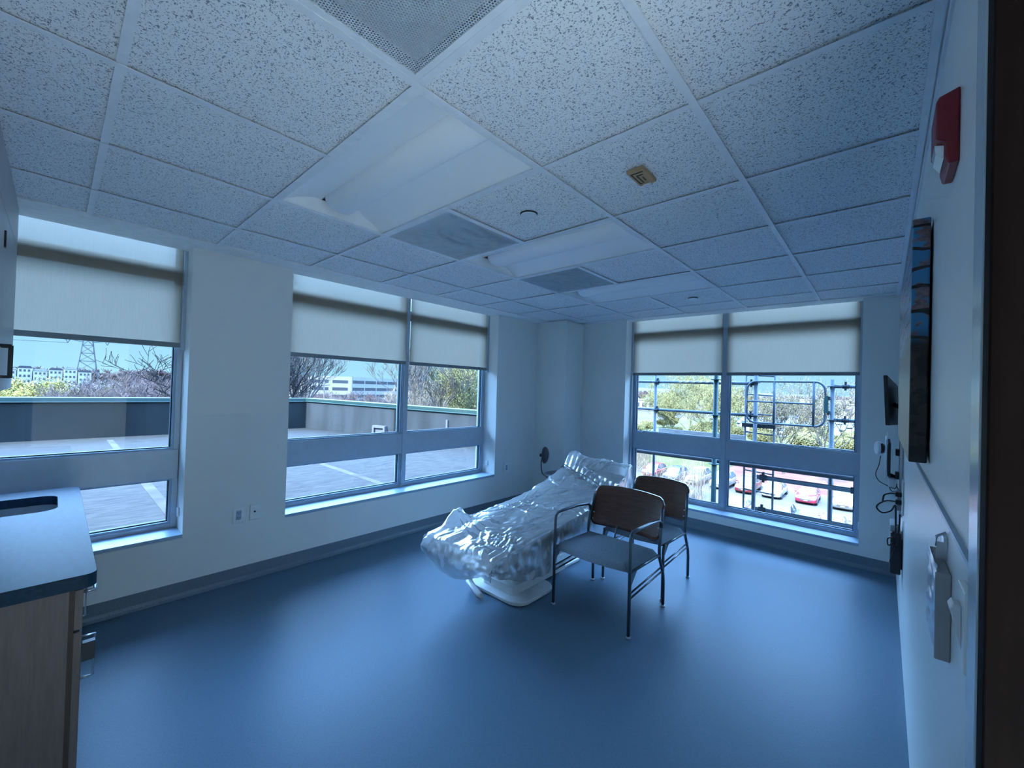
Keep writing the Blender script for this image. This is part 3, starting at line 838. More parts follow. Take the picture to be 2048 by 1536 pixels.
t = thing('base_cabinet', ((XL + CX) / 2, -.3, 0), 'brown wood laminate base cabinet under the blue grey countertop', 'cabinet')
EX = CX - .022
b = MB()
b.box((EX - .019, YB + .002, .0), (EX, CY - .062, CZ - .046)); b.box((XL + .02, YB + .002, .0), (XL + .04, CY - .062, CZ - .046))
b.box((XL + .04, YB + .002, .09), (EX - .019, YB + .015, CZ - .21)); b.box((XL + .04, YB + .015, .09), (EX - .019, CY - .062, .11))
b.box((XL + .04, CY - .13, .0), (EX - .019, CY - .12, .09))
b.build('carcass', M['lamin'], t, bevel=.001, seg=1)
b = MB()
b.box((EX - .015, CY - .062, .09), (EX - .001, CY - .050, CZ - .048)); b.build('edge_gap', M['brown'], t)
xs = [XL + .02 + (EX - XL - .02) * k / 3 for k in range(4)]
def pull(m, x0, x1, y, z, r=.005, vert=False):
    if vert: m.tube([(x0, y, z), (x0, y + .032, z), (x0, y + .032, x1), (x0, y, x1)], r, 8)
    else: m.tube([(x0, y, z), (x0, y + .030, z), (x1, y + .030, z), (x1, y, z)], r, 8)
for k in range(3):
    a, c = xs[k] + .002, xs[k + 1] - .002
    if k == 2:
        zs = [(CZ - .055, .645, 'd'), (.640, .09, 'o')]
    else:
        zs = [(CZ - .055, .645, 'd'), (.640, .09, 'o')]
    for z1, z0, ty in zs:
        f = MB().box((a, CY - .050, z0 + .003), (c, CY - .030, z1)).build('drawer' if ty == 'd' else 'door', M['lamin'], t, bevel=.001, seg=1)
        m = MB()
        if ty == 'd': pull(m, (a + c) / 2 + .05, c - .03, CY - .030, .76)
        else: pull(m, c - .05, .46, CY - .030, .60, vert=True)
        h = m.build('handle', M['steel'], None); h.parent = f; h.matrix_parent_inverse = Matrix.Identity(4)
for z0_, z1_ in ((.54, .60), (.02, .09)):
    MB().box((EX - .02, CY - .028, z0_), (EX + .003, CY + .002, z1_)).build('hinge', M['dark'], t)

# upper cabinet
UY = -.262
t = thing('wall_cabinet', (-2.3, -.44, 1.41), 'pale tall wall cabinet reaching the ceiling at the left picture edge', 'wall cabinet')
b = MB(); b.box((XL + .004, YB + .002, 1.41), (-1.40, UY - .022, 2.397)); b.build('carcass', M['lamin_l'], t)
MB().box((XL + .004, UY - .02, 2.18), (-1.40, UY, 2.397)).build('filler_panel', M['lamin_l'], t, bevel=.001)
ux = [XL + .006, -2.30, -1.402]
for k in range(2):
    f = MB().box((ux[k] + .0015, UY - .02, 1.412), (ux[k + 1] - .0015, UY, 2.175)).build('door', M['lamin_l'], t, bevel=.001)
    m = MB(); xx = ux[k + 1] - .06 if k == 0 else ux[k] + .06
    m.box((xx - .005, UY, 1.470), (xx + .005, UY + .033, 1.482)); m.box((xx - .005, UY, 1.60), (xx + .005, UY + .033, 1.612)); m.box((xx - .005, UY + .026, 1.470), (xx + .005, UY + .035, 1.612))
    h = m.build('handle', M['dark'], None, bevel=.002); h.parent = f; h.matrix_parent_inverse = Matrix.Identity(4)
MB().box((-2.31, UY - .002, 2.02), (-2.285, UY + .006, 2.09)).build('hinge', M['dark'], t, bevel=.002)

# ------------------------------------------------------------------ wall plates
def plate_left(y, z, label, kind, w=.074, h=.116):
    t = thing('outlet' if kind != 'data' else 'data_plate', (XL + .004, y, z), label, 'outlet' if kind != 'data' else 'wall plate')
    MB().box((XL + .0032, y - w / 2, z - h / 2), (XL + .011, y + w / 2, z + h / 2)).build('plate', M['plug'], t, bevel=.003)
    m = MB()
    if kind == 'data':
        MB().lathe([(.0001, 0), (.007, 0), (.008, -.004)], (XL + .0125, y - .004, z + .004), 16, Matrix.Rotation(PI / 2, 3, 'Y')).build('port', M['gasket'], t)
        m.box((XL + .011, y - .012, z - .028), (XL + .0118, y + .012, z - .008)); m.build('label_strip', M['wall'], t)
    else:
        m.box((XL + .0105, y - .017, z - .034), (XL + .013, y + .017, z + .034)); f = m.build('receptacle', M['sill'], t, bevel=.001)
        m = MB()
        for dz in (-.018, .018):
            for dy in (-.007, .007): m.box((XL + .0128, y + dy - .0015, z + dz - .005), (XL + .0135, y + dy + .0015, z + dz + .005))
            m.box((XL + .0128, y - .0025, z + dz - .012), (XL + .0135, y + .0025, z + dz - .008))
        m.build('slot', M['gasket'], t)
plate_left(.838, .493, 'ivory double outlet low on the wall between the two left windows, left of its pair', 'out')
plate_left(.947, .495, 'ivory plate with one dark round port, right of the outlet between the left windows', 'data')
plate_left(3.76, .492, 'pale outlet low on the wall by the room corner, behind the wrapped exam chair', 'out')

# ------------------------------------------------------------------ right wall objects
t = thing('fire_alarm_strobe', (XR, 1.12, 2.04), 'red fire alarm horn strobe high on the right wall', 'fire alarm')
pts = [(XR - .0005, 2.115), (XR - .030, 2.105), (XR - .034, 2.095), (XR - .034, 2.02), (XR - .020, 2.012), (XR - .020, 1.985), (XR - .016, 1.966), (XR - .0005, 1.966)]
m = MB()
m.prism([(x, z) for x, z in pts], 1, 1.075, 1.19); m.build('housing', M['red'], t, bevel=.003)
m = MB()
m.add([(XR - .021, 1.095, 1.985), (XR - .021, 1.17, 1.985), (XR - .021, 1.17, 2.012), (XR - .021, 1.095, 2.012), (XR - .032, 1.10, 2.0), (XR - .032, 1.165, 2.0), (XR - .034, 1.165, 2.018), (XR - .034, 1.10, 2.018)],
      [(0, 1, 2, 3), (4, 5, 6, 7), (0, 1, 5, 4), (3, 2, 6, 7), (0, 3, 7, 4), (1, 2, 6, 5)]); m.build('strobe_lens', M['steel'], t)

t = thing('canvas_picture', (XR, 2.3, 1.69), 'thick canvas picture of pink blossom against blue sky, dark below', 'picture')
MB().box((XR - .046, 1.64, 1.305), (XR - .006, 2.84, 2.045)).build('canvas', M['art'], t, bevel=.004, seg=3)
for z0_ in (1.33, 1.99): MB().box((XR - .010, 1.73, z0_), (XR - .0005, 2.85, z0_ + .03)).build('batten', M['brown'], t)

t = thing('wall_dispenser', (XR - .004, 1.12, 1.1), 'grey box dispenser on the right wall above the light switch side', 'dispenser')
t['label'] = 'grey upright box dispenser with crumpled silvery side, mounted low on the right wall'
MB().box((XR - .026, 1.035, 1.0), (XR - .0045, 1.04, 1.165)).build('end_panel', M['bgrey'], t, bevel=.002)
b = MB(); random.seed(4)
b.grid(14, 20, lambda u, v: (XR - .024 - .006 * noise.noise(Vector((u * 4, v * 9, 2))), 1.04 + u * .20, 1.005 + v * .165)); b.build('crumpled_liner', M['steel'], t)
MB().box((XR - .022, 1.04, 1.0), (XR - .0045, 1.24, 1.162)).build('body', M['bgrey'], t, bevel=.002)
b = MB(); b.box((XR - .010, 1.11, 1.17), (XR - .0045, 1.15, 1.215)); b.box((XR - .020, 1.112, 1.17), (XR - .010, 1.116, 1.205)); b.tube([(XR - .006, 1.115, 1.225), (XR - .020, 1.115, 1.215), (XR - .020, 1.115, 1.195)], .0025, 8)
b.build('clip', M['steel'], t)

t = thing('light_switch', (XR - .004, .84, 1.15), 'white switch plate with a projecting paddle, beside the door frame', 'light switch')
MB().box((XR - .013, .795, 1.092), (XR - .0045, .865, 1.212)).build('plate', M['plug'], t, bevel=.003)
m = MB().prism([(XR - .013, 1.12), (XR - .026, 1.178), (XR - .022, 1.186), (XR - .013, 1.184)], 1, .815, .845); m.build('paddle', M['white'], t, bevel=.0015)

# workstation on the right wall
t = thing('wall_track', (XR, 3.60, .78), 'grey vertical mounting track on the right wall holding the computer mounts', 'wall track')
MB().box((XR - .022, 3.56, .74), (XR - .0045, 3.66, 1.70)).build('rail', M['steel'], t, bevel=.002)
for z0_ in (1.13, .98): MB().box((XR - .040, 3.57, z0_), (XR - .022, 3.65, z0_ + .04)).build('bracket', M['dark'], t, bevel=.002)

t = thing('monitor', (XR - .06, 3.95, 1.3), 'black computer monitor tilted out from the right wall', 'monitor')
m = MB()
A = [(.452, 3.80, 1.665), (.468, 3.80, 1.315), (.528, 4.22, 1.305), (.516, 4.22, 1.60)]
m.add(A + [(x + .022, y - .006, z) for x, y, z in A], [(0, 1, 2, 3), (7, 6, 5, 4), (0, 4, 5, 1), (1, 5, 6, 2), (2, 6, 7, 3), (3, 7, 4, 0)])
m.build('screen', M['black'], t, bevel=.003)
MB().tube([(.506, 3.98, 1.46), (.535, 3.99, 1.45), (XR - .012, 3.99, 1.44)], .016, 10).build('tilt_arm', M['dark'], t)
MB().box((XR - .015, 3.93, 1.38), (XR - .0045, 4.05, 1.50)).build('mount_plate', M['dark'], t)

t = thing('keyboard_tray', (.50, 3.6, 1.0), 'folded up pale keyboard tray on the right wall below the monitor', 'keyboard tray')
b = MB(); b.box((.470, 3.50, .985), (.479, 3.92, 1.235)); b.build('tray_panel', M['white'], t, bevel=.003)
b = MB(); b.box((.482, 3.50, 1.0), (.496, 3.90, 1.215)); b.build('keyboard', M['black'], t, bevel=.003)
b = MB(); b.box((.479, 3.49, 1.205), (.482, 3.91, 1.262)); b.build('wrist_rest', M['white'], t, bevel=.001)
b = MB(); b.box((.485, 3.52, .93), (.52, 3.62, .985)); b.build('mouse_pocket', M['white'], t, bevel=.008)
b = MB(); b.tube([(.49, 3.60, 1.0), (.525, 3.61, .985), (XR - .022, 3.61, .985)], .012, 8); b.build('folding_arm', M['dark'], t)

t = thing('barcode_scanner', (.44, 3.6, 1.16), 'round white scanner with black face clipped to the keyboard tray', 'scanner')
MR = Matrix.Rotation(-PI / 2, 3, 'Y') @ Matrix.Rotation(.3, 3, 'X')
MB().lathe([(.018, -.026), (.035, -.022), (.044, -.006), (.046, .006), (.040, .016)], (.440, 3.60, 1.168), 24, MR).build('housing', M['white'], t)
MB().lathe([(.034, -.003), (.033, .010), (.01, .012)], (.452, 3.583, 1.170), 24, MR).build('lens_face', M['black'], t)
MB().tube([(.462, 3.6, 1.17), (.473, 3.6, 1.15)], .010, 8).build('clip', M['white'], t)

t = thing('scanner_cable', (.44, 3.58, 1.0), 'thin dark cable looping down from the round white scanner', 'cable')
MB().tube(smooth_path([(.448, 3.58, 1.12), (.440, 3.57, 1.06), (.425, 3.57, 1.0), (.440, 3.58, .955), (.480, 3.58, .93), (.520, 3.59, .915), (XR - .03, 3.60, .945)], 8), .0026, 6).build('lead', M['black'], t)
MB().tube(smooth_path([(.50, 3.56, .95), (.494, 3.56, .92), (.51, 3.57, .895), (.535, 3.58, .905), (XR - .03, 3.59, .93)], 8), .0024, 6).build('lead', M['black'], t)

t = thing('power_outlet', (XR - .004, 3.42, .88), 'white outlet plate on the right wall with two black plugs', 'outlet')
MB().box((XR - .012, 3.32, .80), (XR - .0045, 3.44, 1.0)).build('plate', M['plug'], t, bevel=.002)
MB().box((XR - .032, 3.45, .80), (XR - .0045, 3.52, .92)).build('adapter_box', M['bgrey'], t, bevel=.002)
for z, lab in ((.915, 'thick black power cable looping from the upper plug of the wall outlet'), (.868, 'thick black power cable in a wide loop from the lower plug of the wall outlet')):
    p_ = thing('power_cable', (XR - .03, 3.42, z), lab, 'cable')
    MB().box((XR - .042, 3.36, z - .014), (XR - .0125, 3.40, z + .014)).build('plug', M['black'], p_, bevel=.004)
    if z > .9: pp = [(XR - .040, 3.38, z), (XR - .065, 3.39, z - .002), (XR - .092, 3.40, z - .02), (XR - .098, 3.41, z - .06)]
    else: pp = [(XR - .040, 3.38, z), (XR - .08, 3.40, z - .005), (XR - .115, 3.42, z - .035), (XR - .126, 3.43, z - .065), (XR - .10, 3.43, z - .09), (XR - .06, 3.43, z - .07), (XR - .04, 3.42, z - .03), (XR - .037, 3.41, z - .10), (XR - .036, 3.40, z - .20)]
    MB().tube(smooth_path(pp, 8), .0048, 8).build('lead', M['black'], p_)

t = thing('computer_holder', (XR, 3.45, .42), 'black wall mounted computer holder near the floor, by the far corner', 'computer')
m = MB().box((XR - .060, 3.36, .43), (XR - .012, 3.62, .68)); m.build('case', M['black'], t, bevel=.006)
MB().box((XR - .062, 3.40, .62), (XR - .03, 3.60, .715)).build('front_panel', M['bgrey'], t, bevel=.004)
MB().box((XR - .014, 3.38, .46), (XR - .0045, 3.60, .64)).build('bracket', M['dark'], t)
b = MB()
b.tube(smooth_path([(XR - .035, 3.355, .70), (XR - .045, 3.35, .66), (XR - .072, 3.35, .64), (XR - .068, 3.35, .60), (XR - .045, 3.35, .62), (XR - .03, 3.35, .56)], 8), .004, 6)
b.tube(smooth_path([(XR - .02, 3.355, .80), (XR - .022, 3.35, .72), (XR - .03, 3.35, .62), (XR - .05, 3.35, .55), (XR - .06, 3.35, .50)], 8), .005, 6)
b.build('coiled_leads', M['black'], t)

# ------------------------------------------------------------------ guest chairs
def make_chair(name, x0, x1, y0, y1, label, arms=True):
    cx, cy = (x0 + x1) / 2, (y0 + y1) / 2
    t = thing(name, (cx, cy, 0), label, 'chair', None)
    r = .0105
    ys = y0 + .01
    SB = y1 - .10
    zt = .635 if arms else .40
    def side(sx):
        # front leg (continues into the arm), rear leg with a kink continuing up to the back
        xo = x0 + r if sx < 0 else x1 - r
        s_ = 1 if sx < 0 else -1
        m = MB()
        if arms:
            pts = [(xo, ys, .012), (xo, ys, .40), (xo, ys, .585), (xo, ys + .004, .615), (xo, ys + .03, .632)]
            m.tube(pts, r, 10); m.build('front_leg', M['chairmetal'], t)
            m = MB()
            m.tube([(xo, ys + .022, .631), (xo, ys + .10, .636), (xo + s_ * -.004, ys + .28, .632), (xo, SB - .01, .618), (xo, SB + .02, .60), (xo, SB + .03, .56)], [.011, .014, .015, .014, .012, .010], 10, flat=.7)
            m.build('armrest', M['chairmetal'], t)
        else:
            m.tube([(xo, ys, .012), (xo, ys, .34), (xo, ys + .006, .375), (xo, ys + .03, .395)], r, 10); m.build('front_leg', M['chairmetal'], t)
        m = MB()
        m.tube([(xo, y1 - .008, .012), (xo, y1 - .010, .17), (xo, y1 - .02, .23), (xo, SB + .012, .36), (xo, SB + .006, .42), (xo, SB + .03, .56), (xo + s_ * .012, SB + .075, .68)], r, 10)
        m.build('rear_leg', M['chairmetal'], t)
        for yy in (ys, y1 - .008):
            MB().lathe([(.014, 0.0), (.016, .004), (.012, .014)], (xo, yy, 0), 14).build('glide', M['steel'], t)
        for dz in (0, .032):
            MB().tube([(xo, ys, .235 + dz), (xo, y1 - .03, .255 + dz)], .0055, 8).build('stretcher', M['chairmetal'], t)
        m = MB(); m.tube([(xo, ys, .395), (xo, SB, .38)], .009, 8)
        m.add([(xo - .003, ys + .005, .30), (xo + .003, ys + .005, .30), (xo + .003, ys + .005, .39), (xo - .003, ys + .005, .39), (xo - .003, ys + .10, .39), (xo + .003, ys + .10, .39)], [(0, 1, 2, 3), (0, 4, 3), (1, 2, 5), (0, 1, 5, 4), (3, 2, 5, 4)])
        m.build('side_rail', M['chairmetal'], t)
    side(-1); side(1)
    for yy, zz in ((ys + .03, .386), (SB, .375)): MB().tube([(x0 + r, yy, zz), (x1 - r, yy, zz)], .009, 8).build('cross_rail', M['chairmetal'], t)
    # seat: crowned cushion with a bowed front edge
    sx0, sx1 = x0 + .018, x1 - .018
    def seat(u, v):
        # u along x, v closed loop handled by grid top/bottom
        return None
    nu, nv = 22, 22
    vs = []; 
    def pos(u, v, top):
        x = sx0 + u * (sx1 - sx0)
        bow = .035 * (1 - (2 * u - 1) ** 2)
        yf = ys - .012 - bow; yb = SB - .005
        y = yf + v * (yb - yf)
        ed = min(1, min(u, 1 - u) / .10, v / .16, (1 - v) / .10)
        ed = math.sqrt(max(0, 1 - (1 - ed) ** 2))
        if top: z = .398 + .040 * ed + .008 * math.sin(PI * u) * math.sin(PI * v) - .012 * v
        else: z = .398 - .012 * ed - .012 * v
        return (x, y, z)
    m = MB()
    m.grid(nu, nv, lambda u, v: pos(u, v, True)); m.grid(nu, nv, lambda u, v: pos(u, v, False))
    so = m.build('seat', M['fabric'], t)
    # bent ply back
    W = (x1 - x0) * .5 - .012
    def back(u, v, off):
        a = 2 * u - 1
        rr = .13
        zz = v
        hw = W
        # rounded corners via superellipse clamp
        x = cx + a * hw
        zc = abs(2 * v - 1)
        edge = max(0, (abs(a) - .82) / .18)
        hh = 1 - .30 * edge ** 2.4
        z0_, z1_ = .462, .745
        zm = (z0_ + z1_) / 2
        z = zm + (2 * v - 1) * (z1_ - z0_) / 2 * hh + .020 * (1 - a * a) * (1 if v > .5 else .4) * abs(2 * v - 1)
        tilt = (z - .46) * .30
        y = SB + .018 + tilt + .030 * (1 - a * a) - .006 * math.cos(a * PI / 2) + off
        return (x, y, z)
    m = MB()
    nb_, mb_ = 28, 12
    o0 = 0
    m.grid(nb_, mb_, lambda u, v: back(u, v, -.006)); m.grid(nb_, mb_, lambda u, v: back(u, v, .006))
    k1 = (nb_ + 1) * (mb_ + 1)
    idx = [i * (mb_ + 1) for i in range(nb_ + 1)] + [nb_ * (mb_ + 1) + j for j in range(1, mb_ + 1)] + [i * (mb_ + 1) + mb_ for i in range(nb_ - 1, -1, -1)] + [j for j in range(mb_ - 1, 0, -1)]
    for i in range(len(idx)):
        a_, b_ = idx[i], idx[(i + 1) % len(idx)]
        m.f.append((a_, b_, b_ + k1, a_ + k1)); m.sm.append(False)
    m.build('backrest', M['walnut'], t)
    for sx in (-1, 1):
        for z in (.495, .545):
            pt = back(.5 + sx * .46, (z - .46) / .285, -.0075)
            MB().lathe([(.006, 0), (.005, .002), (.001, .003)], (pt[0], pt[1], pt[2]), 10, Matrix.Rotation(PI / 2, 3, 'X')).build('rivet', M['steel'], t)
    # lower back bars seen between seat and back
    for dx in (-.06, .06):
        MB().tube([(cx + dx, SB, .375), (cx + dx, SB + .020, .43), (cx + dx, SB + .055, .50)], .006, 8).build('back_support', M['chairmetal'], t)
    return t
make_chair('guest_armchair', -1.243, -.660, 2.255, 2.80, 'dark walnut backed armchair with metal arms and blue grey seat, nearest the camera', True)
make_chair('guest_chair', -1.195, -.695, 2.855, 3.395, 'armless walnut backed chair behind the armchair, by the scaffold window', False)

# ------------------------------------------------------------------ wrapped exam chair
def pz(y):      # upholstery top height along its length
    K = [(1.70, .425), (1.80, .442), (2.05, .470), (2.35, .497), (2.62, .522), (2.82, .552), (3.10, .625), (3.45, .745), (3.52, .755)]
    for (a, za), (c, zc) in zip(K, K[1:]):
        if y <= c: 
            f = max(0, (y - a) / (c - a)); return za + (zc - za) * f
    return K[-1][1]
EXL, EXR = -1.925, -1.285
t = thing('exam_chair', (-1.6, 2.5, 0), 'powered exam chair with taupe padding on a white pedestal, wrapped in plastic', 'exam chair')
def pad(y0, y1, name, th=.085, inset=0):
    m = MB(); n = 14
    def f(u, v, top):
        y = y0 + u * (y1 - y0); x = EXL + inset + v * (EXR - EXL - 2 * inset)
        ed = min(1, min(u * (y1 - y0), (1 - u) * (y1 - y0)) / .03, min(v, 1 - v) * (EXR - EXL) / .03)
        ed = math.sqrt(max(0, 1 - (1 - ed) ** 2))
        return (x, y, pz(y) - (.02 * (1 - ed)) if top else pz(y) - th + .0 * ed)
    m.grid(n, n, lambda u, v: f(u, v, True)); m.grid(n, n, lambda u, v: f(u, v, False))
    k1 = (n + 1) ** 2
    idx = [i * (n + 1) for i in range(n + 1)] + [n * (n + 1) + j for j in range(1, n + 1)] + [i * (n + 1) + n for i in range(n - 1, -1, -1)] + [j for j in range(n - 1, 0, -1)]
    for i in range(len(idx)):
        a_, b_ = idx[i], idx[(i + 1) % len(idx)]
        m.f.append((a_, b_, b_ + k1, a_ + k1)); m.sm.append(False)
    return m.build(name, M['vinyl'], t)
pad(1.715, 2.20, 'foot_pad'); pad(2.21, 2.80, 'seat_pad', .10); pad(2.81, 3.44, 'backrest')
MB().prism([(y, pz(y) + s_ ) for y, s_ in ((3.40, -.01), (3.44, .045), (3.52, .06), (3.57, .03), (3.56, -.06), (3.45, -.09))], 0, -1.86, -1.40).build('headrest', M['vinyl'], t, bevel=.02, seg=3)
b = MB(); b.box((-1.86, 1.80, .335), (-1.40, 2.75, .355)); b.box((-1.72, 2.30, .20), (-1.42, 2.80, .38))
b.tube([(-1.80, 2.75, .40), (-1.80, 3.40, .62)], .02, 8); b.tube([(-1.43, 2.75, .40), (-1.43, 3.40, .62)], .02, 8); b.build('under_frame', M['basewhite'], t)
m = MB(); pl = rrect(-1.90, 2.03, -1.34, 2.47, .11, 8)
m.prism(pl, 2, .004, .028); m.prism(rrect(-1.80, 2.40, -1.50, 3.05, .05, 5), 2, .003, .027); m.build('base_plate', M['basewhite'], t, bevel=.006)
m = MB(); pl = rrect(-1.77, 2.10, -1.46, 2.75, .02, 3); m.prism(pl, 2, .028, .09); m.prism(rrect(-1.74, 2.14, -1.50, 2.70, .02, 3), 2, .09, .36); m.build('lift_column', M['basewhite'], t, bevel=.004)
m = MB()
m.tube([(-1.81, 2.00, .16), (-1.81, 2.00, .06)], .016, 10); m.tube([(-1.83, 2.02, .065), (-1.80, 1.99, .06), (-1.72, 1.965, .045), (-1.64, 1.945, .03), (-1.61, 1.94, .022)], [.022, .026, .024, .026, .012], 12, flat=.6)
m.build('foot_pedal', M['basewhite'], t)
# plastic wrap: grid along length (u) and across (v) -> left skirt, top, right skirt
t2 = thing('plastic_sheet', (-1.6, 2.5, .3), 'wrinkled clear plastic sheet draped and tied over the exam chair', 'plastic sheet')
Y0, Y1 = 1.685, 3.60
_r = random.Random(77); CREASE = []
for k in range(95):
    cx_, cy_ = _r.uniform(EXL, EXR), _r.uniform(1.72, 3.5)
    kind_ = _r.random()
    an_ = _r.gauss(1.57, .35) if kind_ < .45 else (_r.gauss(.75, .3) if kind_ < .75 else _r.uniform(0, 3.14))
    ln_ = _r.uniform(.06, .30)
    CREASE.append((cx_, cy_, math.cos(an_), math.sin(an_), ln_, _r.uniform(.005, .011), _r.uniform(.004, .015) * (1 if _r.random() < .8 else -.7)))
for k in range(9):     # pleats radiating from the near foot corner
    an_ = .25 + k * .15
    CREASE.append((EXR - .22 * math.cos(an_), 1.71 + .22 * math.sin(an_), -math.cos(an_), math.sin(an_), .20, .008, .014))
for k in range(5):     # and from the far foot corner
    an_ = -.1 + k * .3
    CREASE.append((EXL + .24 * math.cos(an_), 1.96 + .2 * math.sin(an_), math.cos(an_), math.sin(an_), .22, .012, .020))
def creases(x, y):
    z = 0
    for cx_, cy_, ux, uy, ln_, w_, h_ in CREASE:
        dx, dy = x - cx_, y - cy_
        a_ = dx * ux + dy * uy
        if abs(a_) > ln_: continue
        b_ = -dx * uy + dy * ux + .02 * math.sin(a_ * 14 + cx_ * 40)
        if abs(b_) > 3 * w_: continue
        z += h_ * math.exp(-(b_ / w_) ** 2) * (1 - (a_ / ln_) ** 2)
    return z
def hemz(y, right):
    K = [(1.6, .40), (1.80, .30), (1.96, .24), (2.1, .205), (2.35, .19), (2.7, .22), (3.0, .26), (3.6, .45)]
    for (a, za), (c, zc) in zip(K, K[1:]):
        if y <= c: return za + (zc - za) * max(0, (y - a) / (c - a)) + (0 if right else .02)
    return .45
def ridged(p, s):
    q = Vector(p) * s
    v = noise.noise(q)
    return 1 - abs(v) * 2
def sheet(u, v):
    L = Y1 - Y0
    y = Y0 + u * L
    vt = .30
    flare = 0
    top = pz(min(max(y, 1.70), 3.5)) + .012
    if y > 3.38: top += .055 * math.sin(min(1, (y - 3.38) / .12) * PI / 2)
    if v < vt or v > 1 - vt:
        right = v > .5
        s_ = (vt - v) / vt if not right else (v - (1 - vt)) / vt
        hz = hemz(y, right)
        z = top + (hz - top) * s_
        x = (EXR + .006) if right else (EXL - .02)
        sg = 1 if right else -1
        x += sg * ((.022 if right else .05) * s_ * (0.35 + abs(noise.noise(Vector((y * 4, s_ * 1.2, 3 if right else 9))))))
        x += sg * .012 * noise.noise(Vector((y * 17, s_ * 3, 5)))
        x -= sg * .05 * max(0, s_ - .7)
        z += .012 * noise.noise(Vector((y * 11, s_ * 4, 8)))
        dz = 0
    else:
        f = (v - vt) / (1 - 2 * vt)
        x = EXL - .02 + f * (EXR - EXL + .04)
        z = top
        e = min(f, 1 - f)
        z -= .012 * max(0, 1 - e / .04) ** 2
        pt = Vector((x * 1.0, y * 1.0, 0))
        z += creases(x, y) + .010 * noise.noise(Vector((x * 5, y * 3.2, 2))) + .003 * ridged((x * 2.0, y * 1.2 + x, 7.0), 9.0)
        # puffed fold at the far foot corner and centre ridge
        z += .105 * math.exp(-(((x + 1.955) / .085) ** 2 + ((y - 1.96) / .10) ** 2)) * (1 + .25 * noise.noise(Vector((x * 30, y * 30, 0))))
        z += .035 * math.exp(-(((x + 1.72) / .05) ** 2 + ((y - 2.0) / .22) ** 2))
        z += .05 * math.exp(-(((x + 1.90) / .10) ** 2 + ((y - 3.50) / .06) ** 2))
        # radiating pleats from the near foot corner
        dx, dy = x - EXR, y - 1.70
        an = math.atan2(dy, -dx); rr = math.hypot(dx, dy)
        z += .004 * math.sin(an * 17 + 1) * math.exp(-((rr - .25) / .28) ** 2)
        # gathered under the tie
        yt = 3.36 - (x - EXL) * .42
        z -= .020 * math.exp(-((y - yt) / .035) ** 2)
        z += .022 * abs(math.sin(x * 46 + 2 * noise.noise(Vector((x * 5, y * 5, 0))))) * math.exp(-((y - yt - .07) / .06) ** 2)
        dz = 0
    # foot end rolls over the pad edge
    if u < .075:
        k = 1 - u / .075
        if vt <= v <= 1 - vt:
            f = (v - vt) / (1 - 2 * vt)
            drop = .10 + .09 * math.sin(PI * min(1, f * 1.15)) 
            y = Y0 + .075 * L * (u / .075) if k < .35 else Y0 + .02 + .0 * k
            if k >= .35:
                kk = (k - .35) / .65
                z = min(z, pz(1.70) + .012) - drop * kk
                y = Y0 + .012 - .045 * math.sin(kk * 2.4) + .01 * noise.noise(Vector((x * 14, kk * 3, 1)))
            else:
                y = Y0 + .012 + (.075 * L - .012) * (1 - k / .35)
        else:
            z -= 0
    if u > .955:
        k = (u - .955) / .045
        z -= .22 * k
        y = Y0 + .955 * L + .02 * k
    return (x, y, z)
MB().grid(300, 220, sheet).build('wrap', M['sheet'], t2, fix=False)
t3 = thing('tie_cord', (-1.6, 3.2, .7), 'dark cord tied across the plastic sheet below the headrest', 'cord')
pts = []
for k in range(31):
    f = -.04 + 1.08 * k / 30
    x = EXL - .02 + f * (EXR - EXL + .04)
    yt = 3.36 - (x - EXL) * .42
    z = pz(yt) + .010 + .014 * abs(math.sin(x * 9))
    if f < 0 or f > 1: z -= .04
    pts.append((x, yt + .010 * math.sin(x * 11), z + .012))
pts = [(EXL - .035, 3.37, .55), (EXL - .034, 3.37, .66)] + pts + [(EXR + .035, 3.08, .56), (EXR + .03, 3.08, .48)]
MB().tube(pts, .0065, 8).build('cord', M['black'], t3)

# ------------------------------------------------------------------ doctor's stool in the corner
t = thing('doctor_stool', (-2.36, 3.93, 0), 'dark round padded stool with small oval back pad, in the far corner', 'stool')
c = (-2.36, 3.93)
MB().lathe([(.14, .455), (.185, .465), (.20, .485), (.195, .505), (.15, .515), (.01, .517)], (c[0], c[1], 0), 32).build('seat', M['stoolv'], t)
MB().lathe([(.022, .09), (.022, .40), (.05, .44), (.14, .456)], (c[0], c[1], 0), 20).build('column', M['steel'], t)
b = MB()
for k in range(5):
    a = 2 * PI * k / 5 + .3
    b.tube([(c[0], c[1], .11), (c[0] + .25 * math.cos(a), c[1] + .25 * math.sin(a), .065)], [.022, .013], 10, flat=.7)
b.build('base', M['steel'], t)
for k in range(5):
    a = 2 * PI * k / 5 + .3
    MB().lathe([(.020, -.010), (.025, -.006), (.025, .006), (.020, .010)], (c[0] + .25 * math.cos(a), c[1] + .25 * math.sin(a), .025), 16, Matrix.Rotation(PI / 2, 3, 'Y')).build('caster', M['black'], t)
b = MB()
bx_, by_ = -2.675, 4.02
MR = Matrix.Rotation(.55, 4, 'Z')
b.tube(smooth_path([(c[0] - .05, c[1], .44), (c[0] - .22, c[1] + .05, .425), (c[0] - .33, c[1] + .07, .45), (c[0] - .36, c[1] + .08, .56), (c[0] - .345, c[1] + .08, .66)], 6), .008, 8); b.build('back_bar', M['chairmetal'], t)
m = MB()
MP = Matrix.Translation((bx_, by_, .675)) @ Matrix.Rotation(.28, 4, 'Z') @ Matrix.Diagonal((.030, .088, .105, 1))
vs = []; n, k_ = 20, 12
